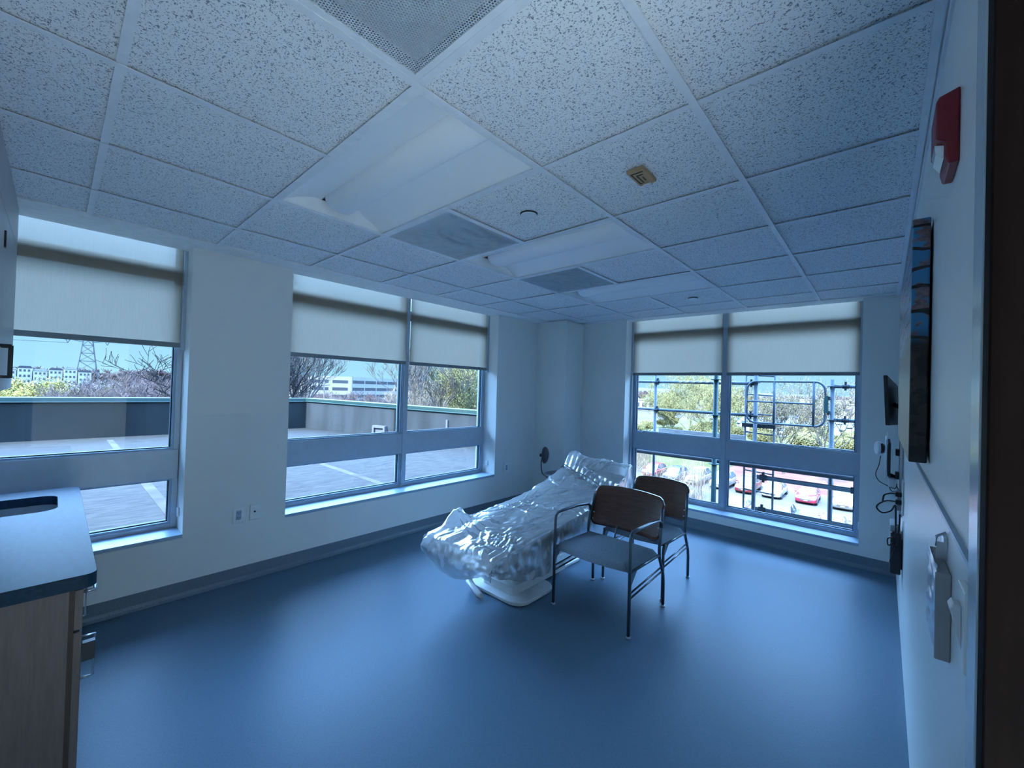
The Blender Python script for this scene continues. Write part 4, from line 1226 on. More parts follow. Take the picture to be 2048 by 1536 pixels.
for i in range(k_ + 1):
    ph = PI * i / k_
    for j in range(n):
        th = 2 * PI * j / n
        sx = math.cos(ph); sr = math.sin(ph) ** .6
        vs.append(MP @ Vector((sx + .35 * (sr * math.cos(th)) ** 2, sr * math.cos(th), sr * math.sin(th))))
m.add(vs, [(i * n + j, i * n + (j + 1) % n, (i + 1) * n + (j + 1) % n, (i + 1) * n + j) for i in range(k_) for j in range(n)], True)
m.build('back_pad', M['stoolv'], t)
MB().lathe([(.024, -.02), (.026, .0), (.02, .03)], (bx_ - .05, by_ + .012, .665), 14, Matrix.Rotation(-PI / 2, 3, 'Y')).build('adjust_knob', M['black'], t)

# ================================================================== OUTSIDE
GZ = -9.0
# ------------------------------------------------------------------ roof deck beyond the left wall
DX = -14.62
b = MB()
P2a, P2b = (DX, 5.82), (-7.0, 7.90)
poly = [(XL - .33, -30), (DX, -30), P2a, P2b, (XL - .33, YF + .33)]
b.prism(poly, 2, -.5, -.1); struct(b.build('deck_slab', M['deck']))
t = MB()
for (x0, y0, x1, y1) in ((-14.0, 3.4, -4.2, 3.52), (-14.0, .8, -4.2, .92), (-14.0, -1.8, -4.2, -1.68), (-9.2, -6, -9.08, 6.9)):
    t.box((x0, y0, -.1), (x1, y1, -.097))
struct(t.build('trim_6', mat('faded_paint', (.024, .025, .025), .8, spec=.06, var=.3, vscale=2)))
def parapet(p0, p1, thick, zt0, zt1, m, nm):
    p0 = Vector((p0[0], p0[1], 0)); p1 = Vector((p1[0], p1[1], 0))
    d = (p1 - p0).normalized(); nrm = Vector((-d.y, d.x, 0))
    def blk(mb, off0, off1, z0a, z1a, z0b, z1b):
        vs = []
        for p, z0, z1 in ((p0, z0a, z1a), (p1, z0b, z1b)):
            for o_, z in ((off0, z0), (off1, z0), (off1, z1), (off0, z1)):
                q_ = p + nrm * o_; vs.append((q_.x, q_.y, z))
        mb.add(vs, [(0, 1, 2, 3), (7, 6, 5, 4), (0, 4, 5, 1), (1, 5, 6, 2), (2, 6, 7, 3), (3, 7, 4, 0)])
    r = thing('parapet_wall', (p0 + p1) / 2 + Vector((0, 0, -.1)), None, None); r['kind'] = 'structure'
    w_ = MB(); blk(w_, 0, thick, -.1, zt0 - .10, -.1, zt1 - .10); w_.build('membrane', m, r)
    c_ = MB(); blk(c_, -.04, thick + .04, zt0 - .12, zt0, zt1 - .12, zt1); blk(c_, -.045, -.03, zt0 - .13, zt0 - .10, zt1 - .13, zt1 - .10); c_.build('coping', M['cap'], r, bevel=.01, seg=1)
    return r
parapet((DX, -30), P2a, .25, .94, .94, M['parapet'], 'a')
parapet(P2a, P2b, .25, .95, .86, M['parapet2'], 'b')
# scupper box and patches of old flashing on the slanted parapet
dd = Vector((P2b[0] - P2a[0], P2b[1] - P2a[1], 0)).normalized(); nn = Vector((dd.y, -dd.x, 0))
def on_p2(s_, z0, z1, w_, dep, m, mat_):
    c0 = Vector((P2a[0], P2a[1], 0)) + dd * s_
    vs = []
    for o_ in (0.0, dep):
        for a_, z in ((0, z0), (w_, z0), (w_, z1), (0, z1)):
            q_ = c0 + dd * a_ + nn * o_; vs.append((q_.x, q_.y, z))
    m.add(vs, [(0, 1, 2, 3), (7, 6, 5, 4), (0, 4, 5, 1), (1, 5, 6, 2), (2, 6, 7, 3), (3, 7, 4, 0)])
c0 = Vector((P2a[0], P2a[1], 0)) + dd * 3.3
t = thing('scupper_box', (c0.x, c0.y, -.1), 'small pale framed drain box at the foot of the slanted parapet', 'drain box')
m = MB(); on_p2(3.3, -.1, .22, .07, .12, m, 0); on_p2(3.75, -.1, .22, .07, .12, m, 0); on_p2(3.37, .15, .22, .38, .12, m, 0); m.build('frame', M['bgreyo'], t)
m = MB(); on_p2(3.37, -.08, .15, .38, .06, m, 0); m.build('opening', M['bgreyo'], t)
m = MB(); on_p2(6.05, -.1, .55, .06, .05, m, 0); tag(m.build('downpipe', M['bgreyo']), 'thin white pipe standing against the slanted parapet', 'pipe')
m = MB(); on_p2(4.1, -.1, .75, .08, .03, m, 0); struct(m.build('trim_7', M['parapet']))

# ------------------------------------------------------------------ ground strips on the far side
def flat(name, x0, y0, x1, y1, z, m):
    return struct(MB().add([(x0, y0, z), (x1, y0, z), (x1, y1, z), (x0, y1, z)], [(0, 1, 2, 3)]).build(name, m, fix=False))
flat('ground_woodland', -700, -500, -15, 900, GZ - .15, M['leaflitter'])
flat('ground_far', -60, 5, 500, 900, GZ - .10, M['grassm'])
flat('parking_lot', -48, 9, 60, 55.0, GZ - .02, M['asph'])
flat('mulch_bank', -16, 55.3, 60, 92, GZ + .02, M['mulch'])
flat('road_far_lot', -40, 128, 80, 320, GZ + .02, M['asph'])
MBk = MB().box((-48, 55.0, GZ - .1), (60, 55.3, GZ + .12)); struct(MBk.build('kerb', M['kerb']))
m = MB()
for k in range(14):
    x = 1.0 - 2.74 * k
    m.box((x - .05, 49.8, GZ - .02), (x + .05, 54.9, GZ - .005))
    m.box((x - .05, 36.5, GZ - .02), (x + .05, 41.6, GZ - .005))
struct(m.build('trim_8', M['line']))

# ------------------------------------------------------------------ cars
PAINT = {}
def paint(n, c, metal=.3):
    if n not in PAINT: PAINT[n] = mat('paint_' + n, c, .25, metal=metal, coat=.6, var=.01)
    return PAINT[n]
def make_car(x, y, rz, colr, kind, label, detail=True, group=None, z=GZ):
    t = thing('parked_car', (0, 0, 0), label, 'car', group)
    Lh = {'sedan': 2.35, 'suv': 2.3, 'hatch': 2.05}[kind]
    wd = .91
    roof = {'sedan': 1.43, 'suv': 1.70, 'hatch': 1.50}[kind]
    belt = {'sedan': .92, 'suv': 1.05, 'hatch': .95}[kind]
    hood = {'sedan': .80, 'suv': .98, 'hatch': .86}[kind]
    # front points to local -Y
    st = [(-Lh, .70, .32, .58), (-Lh + .06, .82, .22, .68), (-Lh + .35, .88, .20, hood - .02), (-Lh + .9, .90, .20, hood + .04), (-.75, wd, .20, belt), (.2, wd, .20, belt + .01), (1.1, wd, .20, belt + .02),
          (Lh - .55, .90, .20, belt if kind == 'sedan' else belt + .03), (Lh - .12, .86, .24, belt - .06), (Lh, .76, .34, belt - .2)]
    n = 16; m = MB(); vs = []
    for (yy, w_, z0, z1) in st:
        for k in range(n):
            a = 2 * PI * k / n + PI / n
            ca, sa = math.cos(a), math.sin(a)
            e = .42
            vs.append((w_ * math.copysign(abs(ca) ** e, ca), yy, (z0 + z1) / 2 + (z1 - z0) / 2 * math.copysign(abs(sa) ** e, sa)))
    fs = [(i * n + k, i * n + (k + 1) % n, (i + 1) * n + (k + 1) % n, (i + 1) * n + k) for i in range(len(st) - 1) for k in range(n)] + [tuple(range(n)), tuple(range((len(st) - 1) * n, len(st) * n))]
    m.add(vs, fs, True)
    pm = paint(*colr)
    m.build('body', pm, t, local=True)
    # greenhouse
    r1 = {'sedan': 1.20, 'suv': 2.0, 'hatch': 1.65}[kind]; r0 = {'sedan': 1.85, 'suv': 2.18, 'hatch': 1.95}[kind]
    gl = [(-1.10, .78, belt - .04), (-.30, .62, roof - .06), (r1 - .35, .62, roof - .05), (r0, .76, belt - .02)]
    m = MB()
    vs = [(-w_, yy, zz) for yy, w_, zz in gl] + [(w_, yy, zz) for yy, w_, zz in gl]
    vs += [(-.82, -.75, belt - .05), (-.82, r0 - .25, belt - .05), (.82, -.75, belt - .05), (.82, r0 - .25, belt - .05)]
    m.add(vs, [(0, 4, 5, 1), (1, 5, 6, 2), (2, 6, 7, 3), (0, 1, 8), (4, 10, 5), (1, 2, 9, 8), (5, 10, 11, 6), (2, 3, 9), (6, 11, 7)])
    m.build('windows', M['cglass'], t, fix=False, local=True)
    m = MB()
    m.prism(rrect(-.61, -.34, .61, r1 - .32, .12, 4), 2, roof - .075, roof - .01)
    m.build('roof', pm, t, bevel=.03, local=True)
    if detail:
        for s_ in (-1, 1):
            for pa, pb, pr in (((s_ * .77, -1.08, belt - .03), (s_ * .62, -.32, roof - .05), .03), ((s_ * .62, r1 - .35, roof - .05), (s_ * .75, r0, belt - .02), .05), ((s_ * .80, .35, belt - .03), (s_ * .62, .32, roof - .05), .03)):
                MB().tube([pa, pb], pr, 5).build('pillar', pm, t, local=True)
        for s_ in (-1, 1):
            MB().box((s_ * .66 - .17, -Lh - .004, .60), (s_ * .66 + .17, -Lh + .14, .74)).build('headlamp', M['lamp'], t, bevel=.03, local=True)
            MB().box((s_ * .96 - .09, -.95, belt - .02), (s_ * .96 + .09, -.83, belt + .12)).build('mirror', pm, t, bevel=.03, local=True)
        MB().box((-.45, -Lh - .012, .40), (.45, -Lh + .05, .60)).build('grille', M['grille'], t, bevel=.02, local=True)
        MB().box((-.16, -Lh - .03, .40), (.16, -Lh - .01, .50)).build('number_plate', M['bwhite'], t, local=True)
    for yy in (-Lh + .85, Lh - .85):
        for s_ in (-1, 1):
            MB().lathe([(.20, -.12), (.33, -.11), (.335, .09), (.20, .10), (.02, .08)], (s_ * .80, yy, .335), 18, Matrix.Rotation(s_ * PI / 2, 3, 'Y')).build('wheel', M['tyre'], t, local=True)
    t.location = (x, y, z); t.rotation_euler = (0, 0, rz)
    return t
WHT = ('white', (.11, .11, .105), 0); SIL = ('silver', (.075, .08, .08), .3); RED = ('red', (.11, .003, .008), .1); MAG = ('magenta', (.11, .003, .018), .1); BLU = ('steel_blue', (.025, .042, .06), .3); DRED = ('dark_red', (.06, .003, .005), .1); TEAL = ('pale_teal', (.07, .09, .09), .3); PUR = ('violet', (.07, .05, .09), .2); DK = ('graphite', (.012, .013, .016), .3)
CY_ = 51.7
row = [(-21.2, RED, 'hatch', 'bright red hatchback at the left end of the parked row'),
       (-18.5, BLU, 'hatch', 'blue and silver hatchback parked second from the left of the row'),
       (-15.8, WHT, 'suv', 'white off-road wagon in the parked row, between the blue hatchback and the green scaffold upright'),
       (-13.1, WHT, 'suv', 'white wagon in the parked row, partly hidden by the green scaffold upright and the mullion'),
       (-10.5, DRED, 'suv', 'dark red utility vehicle partly behind the scaffold ladder'),
       (-8.0, WHT, 'sedan', 'white low saloon parked left of the magenta saloon'),
       (-5.1, MAG, 'sedan', 'magenta saloon with bright headlamps between the white saloon and the silver wagon'),
       (-2.25, SIL, 'suv', 'silver wagon at the right end of the parked row')]
for x, c_, k_, lab in row:
    make_car(x, CY_, random.uniform(-.02, .02), c_, k_, lab)
for x, c_, k_, lab in ((-14.3, WHT, 'hatch', 'white hatchback in the near row behind the reeds'), (-8.9, WHT, 'sedan', 'white saloon in the near row, by the foot of the ladder'), (-5.6, TEAL, 'suv', 'pale teal wagon with blue windscreen in the near parking row'), (-2.3, PUR, 'sedan', 'violet and pink saloon in the near row, cut off by the window sill')):
    make_car(x, 41.0, PI + .02, c_, k_, lab)

# far lot cars: small, share meshes per kind
random.seed(11)
protos = [make_car(0, 0, 0, c_, k_, 'small distant car in the far parking lot beyond the grass', False, 'cars in the far parking lot') for c_, k_ in ((WHT, 'sedan'), (SIL, 'suv'), (DK, 'sedan'), (BLU, 'sedan'))]
n_used = [0] * 4
for rowy in (138, 152, 170, 188, 212, 240):
    sc_ = rowy
    x = -.30 * rowy + 3
    while x < 6:
        if random.random() < .75:
            k = random.choice((0, 0, 0, 1, 1, 2, 3))
            o = protos[k] if n_used[k] == 0 else copy_tree(protos[k])
            n_used[k] += 1
            o.location = (x, rowy + random.uniform(-.4, .4), GZ); o.rotation_euler = (0, 0, random.choice((0, PI)) + random.uniform(-.05, .05))
        x += 3.0
make_car(-21.5, 163, PI / 2, RED, 'sedan', 'red car standing crosswise in the far parking lot, left of its pair', False)
make_car(-15.8, 163, PI / 2, RED, 'sedan', 'red car standing crosswise in the far parking lot, behind the safety gate hinge', False)

# ------------------------------------------------------------------ trees
def tree_mesh(seed, h, spread, depth, r0, twigs=3, lean=0, n0=5, up=.35, base_h=.25, rmin=.012, multi=1):
    rnd = random.Random(seed); m = MB()
    cnt = [0]
    def br(p, d, L, r, k):
        if cnt[0] > 5200: return
        cnt[0] += 1
        pts = [p]; q_ = p.copy(); dd_ = d.copy()
        ns = 3 if k > 1 else 4
        for i in range(ns):
            dd_ = (dd_ + Vector((rnd.uniform(-1, 1), rnd.uniform(-1, 1), rnd.uniform(-.6, 1) * .8)) * .22).normalized()
            q_ = q_ + dd_ * (L / ns); pts.append(q_.copy())
        m.tube(pts, [max(rmin, r * (1 - .45 * i / ns)) for i in range(ns + 1)], 3 if r < .06 else 5, cap=False)
        if k <= 0: return
        nb = twigs + (1 if rnd.random() < .5 else 0)
        for i in range(nb):
            f = rnd.uniform(.35, 1.0) if i else 1.0
            idx = min(ns, max(1, int(f * ns + .5)))
            az = rnd.uniform(0, 2 * PI); s_ = rnd.uniform(.45, 1.0) * spread
            side = Vector((math.cos(az), math.sin(az), rnd.uniform(-.1, .5)))
            nd = (dd_ * (1 - .35) + side * s_ + Vector((0, 0, up * .5))).normalized()
            br(pts[idx], nd, L * rnd.uniform(.58, .80), r * rnd.uniform(.45, .62), k - 1)
    for s_ in range(multi):
        off = Vector((rnd.uniform(-.5, .5), rnd.uniform(-.5, .5), 0)) * (multi > 1) * .8
        p0 = Vector((0, 0, -.3)) + off; d0 = Vector((rnd.uniform(-.2, .2) + lean, rnd.uniform(-.2, .2), 1)).normalized()
        if multi > 1: d0 = (d0 + Vector((off.x, off.y, 0)) * .8).normalized()
        p1 = p0 + d0 * h * base_h
        m.tube([p0, (p0 + p1) / 2, p1], [r0, r0 * .85, r0 * .75], 7, cap=False)
        for i in range(n0):
            az = 2 * PI * i / n0 + rnd.uniform(-.5, .5)
            nd = (Vector((math.cos(az), math.sin(az), 0)) * spread * rnd.uniform(.5, 1.0) + Vector((0, 0, 1.0))).normalized()
            br(p1 - d0 * rnd.uniform(0, h * base_h * .3), nd, h * rnd.uniform(.24, .32), r0 * .5, depth)
    return m
def tips(m, seed, prob, size):
    """small blossom or bud flakes along the thin twigs"""
    rnd = random.Random(seed); b2 = MB()
    for i in range(0, len(m.f)):
        if len(m.f[i]) == 4 and rnd.random() < prob:
            v = Vector(m.v[m.f[i][0]])
            if v.z < 1.2: continue
            v += Vector([rnd.uniform(-.35, .35) for _ in range(3)])
            a = Vector([rnd.uniform(-1, 1) for _ in range(3)]).normalized() * size * rnd.uniform(.5, 1.2); c_ = a.orthogonal().normalized() * size * rnd.uniform(.4, 1)
            b2.add([v - a, v + c_, v + a, v - c_], [(0, 1, 2, 3)])
    return b2
def make_tree(name, label, cat, loc, mesh, mt, group=None, rz=0, s=1.0, buds=None, bm=None):
    t = thing(name, (0, 0, 0), label, cat, group)
    mesh.build('branches', mt, t, fix=False, local=True)
    if buds is not None: buds.build('blossom' if bm is M['yel'] else 'buds', bm, t, fix=False, local=True)
    t.location = loc; t.rotation_euler = (0, 0, rz); t.scale = (s, s, s)
    return t

# woodland west of the deck
random.seed(5)
wm = [tree_mesh(s_, 9.5, .75, 5, .11, 3, n0=6, up=.25, rmin=.013) for s_ in (1, 2, 3)]
wp = [make_tree('bare_tree', 'leafless mauve brown tree in the dense woodland beyond the deck parapet', 'tree', (0, 0, 0), m_, M['twig'], 'leafless woodland trees beyond the parapet') for m_ in wm]
first = [True] * 3
def wood(x, y, s, z=GZ):
    k = random.randrange(3)
    o = wp[k] if first[k] else copy_tree(wp[k]); first[k] = False
    o.location = (x, y, z); o.rotation_euler = (0, 0, random.uniform(0, 6.28)); o.scale = (s * 1.25, s * 1.25, s)
for X0, y0, y1, st_, s0 in ((-58, 6.0, 60, 3.4, 1.0), (-66, 2, 72, 3.6, 1.03), (-80, 3, 84, 4.2, 1.08), (-98, 8, 100, 5.5, 1.14), (-125, 14, 70, 7, 1.15)):
    y = y0
    while y < y1:
        # keep a gap where the pale parking building shows through
        wz = 14 < y * 80 / -X0 * 1.0 and False
        fy = y / -X0
        s_ = s0 * random.uniform(.92, 1.05)
        if .36 < fy < .80: s_ *= .74
        wood(X0 + random.uniform(-3, 3), y, s_)
        y += st_ * random.uniform(.8, 1.2)
# yellow blossoming bushes
bm_ = [tree_mesh(s_, 8.2, .8, 5, .06, 3, n0=6, base_h=.12, rmin=.013, multi=2) for s_ in (21, 22)]
ym = [make_tree('blossoming_bush', 'tall yellow blossoming bush behind the shaded parapet at the far left', 'bush', (0, 0, 0), m_, M['twigg'], 'yellow bushes behind the shaded parapet', buds=tips(m_, 5, 1.0, .07), bm=M['yel']) for m_ in bm_]
for i, (x, y, s_) in enumerate(((-84, -5.8, 1.0), (-80, -3.6, .98), (-78, -1.5, 1.02), (-80, .6, 1.0), (-84, 2.6, 1.0), (-88, -8, 1.0), (-78, -10, .95))):
    o = ym[i] if i < 2 else copy_tree(ym[i % 2])
    o.location = (x, y, GZ); o.rotation_euler = (0, 0, i * 1.3); o.scale = (s_ * 1.5, s_ * 1.5, s_ * 1.36)
# individual nearer trees
make_tree('bare_tree', 'dark bare tree whose long branch reaches in front of the pylon', 'tree', (-33, 8.6, GZ), tree_mesh(31, 15.5, .9, 5, .24, 3, n0=5, base_h=.55, up=.1, rmin=.016), M['twigd'])
make_tree('bare_tree', 'grey bare tree at the left edge of the middle window', 'tree', (-40, 14.0, GZ), tree_mesh(32, 15.5, .5, 5, .24, 3, n0=6, base_h=.4, rmin=.016), M['bark'])
make_tree('bare_tree', 'large branching bare tree in the right pane of the middle window', 'tree', (-38, 27.6, GZ), tree_mesh(33, 15.5, .65, 5, .26, 3, n0=5, base_h=.42, up=.5, rmin=.016), M['bark'])
m_ = tree_mesh(34, 14.0, .8, 5, .2, 3, n0=6, base_h=.3, rmin=.018); make_tree('budding_tree', 'olive budding tree at the right edge of the middle window', 'tree', (-35, 31.5, GZ), m_, M['twigg'], buds=tips(m_, 3, .25, .06), bm=M['bud'])
m_ = tree_mesh(35, 12.0, .8, 5, .18, 3, n0=6, base_h=.3, rmin=.018); make_tree('budding_tree', 'bare whitish tree in front of the pale parking building', 'tree', (-52, 36.5, GZ), m_, M['twigp'])
# trees beyond the parked row (far window)
TF = [(-25.5, 76, 36, 15.2, 'wide budding tree in the left pane of the scaffold window', .95, 6, .13),
      (-31.5, 82, 37, 12.0, 'low budding tree at the left edge of the scaffold window', .9, 6, .2),
      (-16.5, 66, 38, 13.5, 'twiggy tree behind the window mullion of the scaffold window', .85, 6, .1),
      (-9.5, 67, 39, 12.6, 'forked bare tree behind the middle of the safety gate', .7, 5, .05),
      (-3.7, 61, 40, 14.0, 'dark bare tree right of the safety gate post', .7, 5, .04)]
for x, y, sd, h_, lab, sp_, n0_, pr_ in TF:
    m_ = tree_mesh(sd, h_, sp_, 5, .17, 3, n0=n0_, base_h=.28, rmin=.015)
    make_tree('budding_tree', lab, 'tree', (x, y, GZ), m_, M['bark'] if pr_ < .08 else M['twigg'], buds=tips(m_, sd, pr_ * 2.6, .065), bm=M['bud'])
# shrubs lining the grass
sm_ = tree_mesh(51, 4.2, 1.0, 4, .05, 3, n0=7, base_h=.1, rmin=.02, multi=3)
sp0 = make_tree('budding_shrub', 'low olive budding shrub on the grass beyond the parked cars', 'shrub', (0, 0, 0), sm_, M['twigg'], 'olive shrubs between the two parking lots', buds=tips(sm_, 8, .5, .09), bm=M['bud'])
random.seed(8)
for i in range(30):
    o = sp0 if i == 0 else copy_tree(sp0)
    yy = random.uniform(92, 132); 
    o.location = (-yy * random.uniform(.02, .46) + (2 if i % 3 else -2), yy, GZ); o.rotation_euler = (0, 0, i); sc2 = random.uniform(.8, 1.3); o.scale = (sc2, sc2, sc2)
# pale saplings and reeds close to the building
rp = []
for s_ in (61, 62):
    rnd = random.Random(s_); m_ = MB()
    for i in range(46):
        x, y = rnd.gauss(0, .7), rnd.gauss(0, .7); hh = rnd.uniform(2.2, 4.2); lx, ly = rnd.uniform(-.5, .5), rnd.uniform(-.5, .5)
        m_.tube([(x, y, -.1), (x + lx * .4, y + ly * .4, hh * .6), (x + lx, y + ly, hh)], [.014, .011, .006], 3, cap=False)
        for j in range(3):
            f = rnd.uniform(.4, .9); q_ = Vector((x + lx * f, y + ly * f, hh * f)); m_.tube([q_, q_ + Vector((rnd.uniform(-.4, .4), rnd.uniform(-.4, .4), rnd.uniform(.3, .7)))], [.008, .005], 3, cap=False)
    rp.append(m_)
rr_ = []
for m_ in rp:
    t = thing('reed_clump', (0, 0, 0), 'clump of tall pale reeds standing before the parked cars', 'reeds', 'pale reed clumps in front of the parking lot')
    m_.build('stems', M['twigp'], t, fix=False, local=True); rr_.append(t)
random.seed(3)
spots = [(-17.5 + random.uniform(-3.5, 8.5), 29 + random.uniform(-4, 6)) for _ in range(20)] + [(-14 + random.uniform(-1, 1), 44 + random.uniform(-2, 2)) for _ in range(3)] + [(-26 + random.uniform(-3, 3), 50 + random.uniform(-3, 6)) for _ in range(8)] + [(-5 + random.uniform(-3, 3), 22 + random.uniform(-2, 2)) for _ in range(5)]
for i, (x, y) in enumerate(spots):
    o = rr_[i] if i < 2 else copy_tree(rr_[i % 2])
    o.location = (x, y, GZ); o.rotation_euler = (0, 0, i * .9); s_ = random.uniform(.8, 1.25); o.scale = (s_, s_, s_)

# ------------------------------------------------------------------ hills and buildings
def hill(name, pts, y_or_x, depth, axis, label):
    m = MB(); n = len(pts)
    vs = []
    for k, (a, z) in enumerate(pts):
        for d, f in ((0, 0), (depth * .4, .75), (depth, 1)):
            zz = GZ + (z - GZ) * f
            vs.append((-(y_or_x + d), a, zz) if axis == 'x' else (a, y_or_x + d, zz))
    for k in range(n - 1):
        for j in range(2):
            m.f.append((k * 3 + j, k * 3 + j + 1, (k + 1) * 3 + j + 1, (k + 1) * 3 + j)); m.sm.append(True)
    m.v = vs
    return struct(m.build(name, M['hill']))
random.seed(2)
hill('hill_west', [(-300 + 14 * k, 2.5 + 5.5 * math.exp(-((k - 37) / 8) ** 2) + random.uniform(-.4, .7)) for k in range(60)], 400, 160, 'x', '')
hill('hill_north', [(-620 + 16 * k, 4.5 + 5 * math.exp(-((k - 20) / 9) ** 2) + random.uniform(-.5, .8)) for k in range(60)], 520, 160, 'y', '')

def bands(t, P, w, z0, floors, fh, wname='window_band', n_w=1, gap=.4, hh=1.3, sill=1.0, mt=None):
    for f in range(floors):
        for k in range(n_w):
            m = MB(); a0 = gap + (w - gap) / n_w * k; a1 = gap + (w - gap) / n_w * (k + 1) - gap
            zb = z0 + f * fh + sill
            P(m, a0, a1, zb, zb + hh); m.build(wname, mt or M['bwin'], t)
# pale parking building seen through the middle window
A_ = Vector((-139.5, 55.5, 0)); B_ = Vector((-134, 67.5, 0)); C_ = Vector((-156, 130, 0)); Zt = 3.9
t = thing('parking_building', (A_.x, A_.y, GZ), 'long pale multi storey parking building beyond the deck parapet', 'building')
m = MB()
back = Vector((-45, 0, 0))
pl = [A_, B_, C_, C_ + back, A_ + back]
m.add([(p.x, p.y, GZ) for p in pl] + [(p.x, p.y, Zt) for p in pl], [(0, 1, 6, 5), (1, 2, 7, 6), (2, 3, 8, 7), (3, 4, 9, 8), (4, 0, 5, 9), (5, 6, 7, 8, 9)])
m.build('walls', M['bwhite'], t)
def facade(p0, p1):
    d = (p1 - p0); L_ = d.length; d.normalize(); nrm = Vector((d.y, -d.x, 0))
    if nrm.x < 0: nrm = -nrm
    def P(m, a0, a1, z0, z1):
        vs = []
        for o_ in (-.3, .06):
            for a, z in ((a0, z0), (a1, z0), (a1, z1), (a0, z1)):
                q_ = p0 + d * a + nrm * o_; vs.append((q_.x, q_.y, z))
        m.add(vs, [(0, 1, 2, 3), (7, 6, 5, 4), (0, 4, 5, 1), (1, 5, 6, 2), (2, 6, 7, 3), (3, 7, 4, 0)])
    return P, L_
P_, L_ = facade(A_, B_); bands(t, P_, L_, Zt - 12.6, 5, 2.45, n_w=2, gap=1.2, hh=.95, sill=.6)
P_, L_ = facade(B_, C_); bands(t, P_, L_, Zt - 12.6, 5, 2.45, n_w=11, gap=.5, hh=1.0, sill=.6)
m = MB().box((-150, 100, Zt), (-142, 110, Zt + 3.2)); m.build('stair_tower', M['bwhite'], t)

# white town houses and low sheds far left
random.seed(9)
for k in range(8):
    y = -24 + k * 4.8; xx = -300 + k * 1.5
    t = thing('town_house', (xx, y, GZ), 'white flat fronted town house in the distant row at the far left', 'house', 'distant white town houses below the skyline')
    h_ = random.uniform(3.2, 4.6)
    MB().box((xx - 9, y - 2.2, GZ), (xx, y + 2.2, h_)).build('walls', M['house'], t)
    MB().prism([(y - 2.3, h_), (y + 2.3, h_), (y + 1.6, h_ + .9), (y - 1.6, h_ + .9)], 0, xx - 9.2, xx + .2).build('roof', M['broof'] if k % 2 else M['bwhite'], t)
    for zf in (h_ - 1.7, h_ - 4.2, h_ - 6.7):
        for dy in (-1.7, -.4, .9):
            MB().box((xx - .1, y + dy, zf), (xx + .08, y + dy + .7, zf + 1.0)).build('window', M['bwin'], t)
def shed(name, x, y, w, d, h, mt, label, win=True, cat='building', nb=5):
    t = thing(name, (x, y, GZ), label, cat)
    MB().box((x, y, GZ), (x + w, y + d, GZ + h)).build('walls', mt, t)
    MB().box((x - .4, y - .4, GZ + h), (x + w + .4, y + d, GZ + h + .5)).build('roof_edge', M['bwhite'], t)
    if win:
        for k in range(nb):
            MB().box((x + w * (k + .2) / nb, y - .1, GZ + h * .35), (x + w * (k + .8) / nb, y + .2, GZ + h * .75)).build('window', M['bwin'], t)
shed('store_building', -52, 330, 36, 30, 9.0, M['bwhite'], 'long low white store building behind the safety gate on the skyline')
shed('store_building', -18, 250, 22, 24, 7.6, M['bwhite'], 'white store building at the right edge of the scaffold window')
shed('brick_building', -31, 262, 9, 14, 5.0, M['brick'], 'small pinkish brick building between the two store buildings', nb=3)
shed('store_building', -92, 300, 20, 16, 8.5, M['bgreyo'], 'grey store building at the left of the scaffold window skyline')
shed('store_building', -112, 236, 17, 12, 6.2, M['bwhite'], 'pale low shed among trees at the far left of the scaffold window', nb=4)
# distant tree line behind those stores
m_ = [tree_mesh(s_, 12, .8, 4, .2, 3, n0=6, rmin=.08) for s_ in (71, 72)]
dl = [make_tree('distant_tree', 'hazy leafless tree in the distant skyline tree line', 'tree', (0, 0, 0), q_, M['twig'], 'distant skyline trees', ) for q_ in m_]
random.seed(14)
j = 0
for k in range(44):
    for (X_, Y_) in ((-190 + k * 4.8, random.uniform(345, 400)),):
        o = dl[j] if j < 2 else copy_tree(dl[j % 2]); o.location = (X_, Y_, GZ); o.rotation_euler = (0, 0, j * 1.7); s_ = random.uniform(.95, 1.2); o.scale = (s_ * 1.3, s_ * 1.3, s_); j += 1
for k in range(34):
    o = copy_tree(dl[j % 2]); o.location = (random.uniform(-340, -318), -40 + k * 7.5, GZ); o.rotation_euler = (0, 0, j * 1.7); s_ = random.uniform(1.25, 1.45); o.scale = (s_ * 1.4, s_ * 1.4, s_); j += 1

# pylon and wires
PX, PY = -300.0, 10.6
t = thing('transmission_pylon', (PX, PY, GZ), 'tall steel lattice power pylon rising above the woods at far left', 'pylon')
lv = [(GZ, 5.2), (-2, 4.3), (4, 3.5), (9, 2.9), (13, 2.4), (17, 2.0), (21, 1.6), (25, 1.3), (29, 1.1)]
m = MB()
cs = [(-1, -1), (1, -1), (1, 1), (-1, 1)]
for (z0, w0), (z1, w1) in zip(lv, lv[1:]):
    for i in range(4):
        a, c2 = cs[i], cs[(i + 1) % 4]
        m.tube([(PX + a[0] * w0, PY + a[1] * w0, z0), (PX + a[0] * w1, PY + a[1] * w1, z1)], .13, 4)
        m.tube([(PX + a[0] * w0, PY + a[1] * w0, z0), (PX + c2[0] * w1, PY + c2[1] * w1, z1)], .08, 4)
        m.tube([(PX + c2[0] * w0, PY + c2[1] * w0, z0), (PX + a[0] * w1, PY + a[1] * w1, z1)], .08, 4)
        m.tube([(PX + a[0] * w1, PY + a[1] * w1, z1), (PX + c2[0] * w1, PY + c2[1] * w1, z1)], .08, 4)
m.build('lattice', M['pylon'], t)
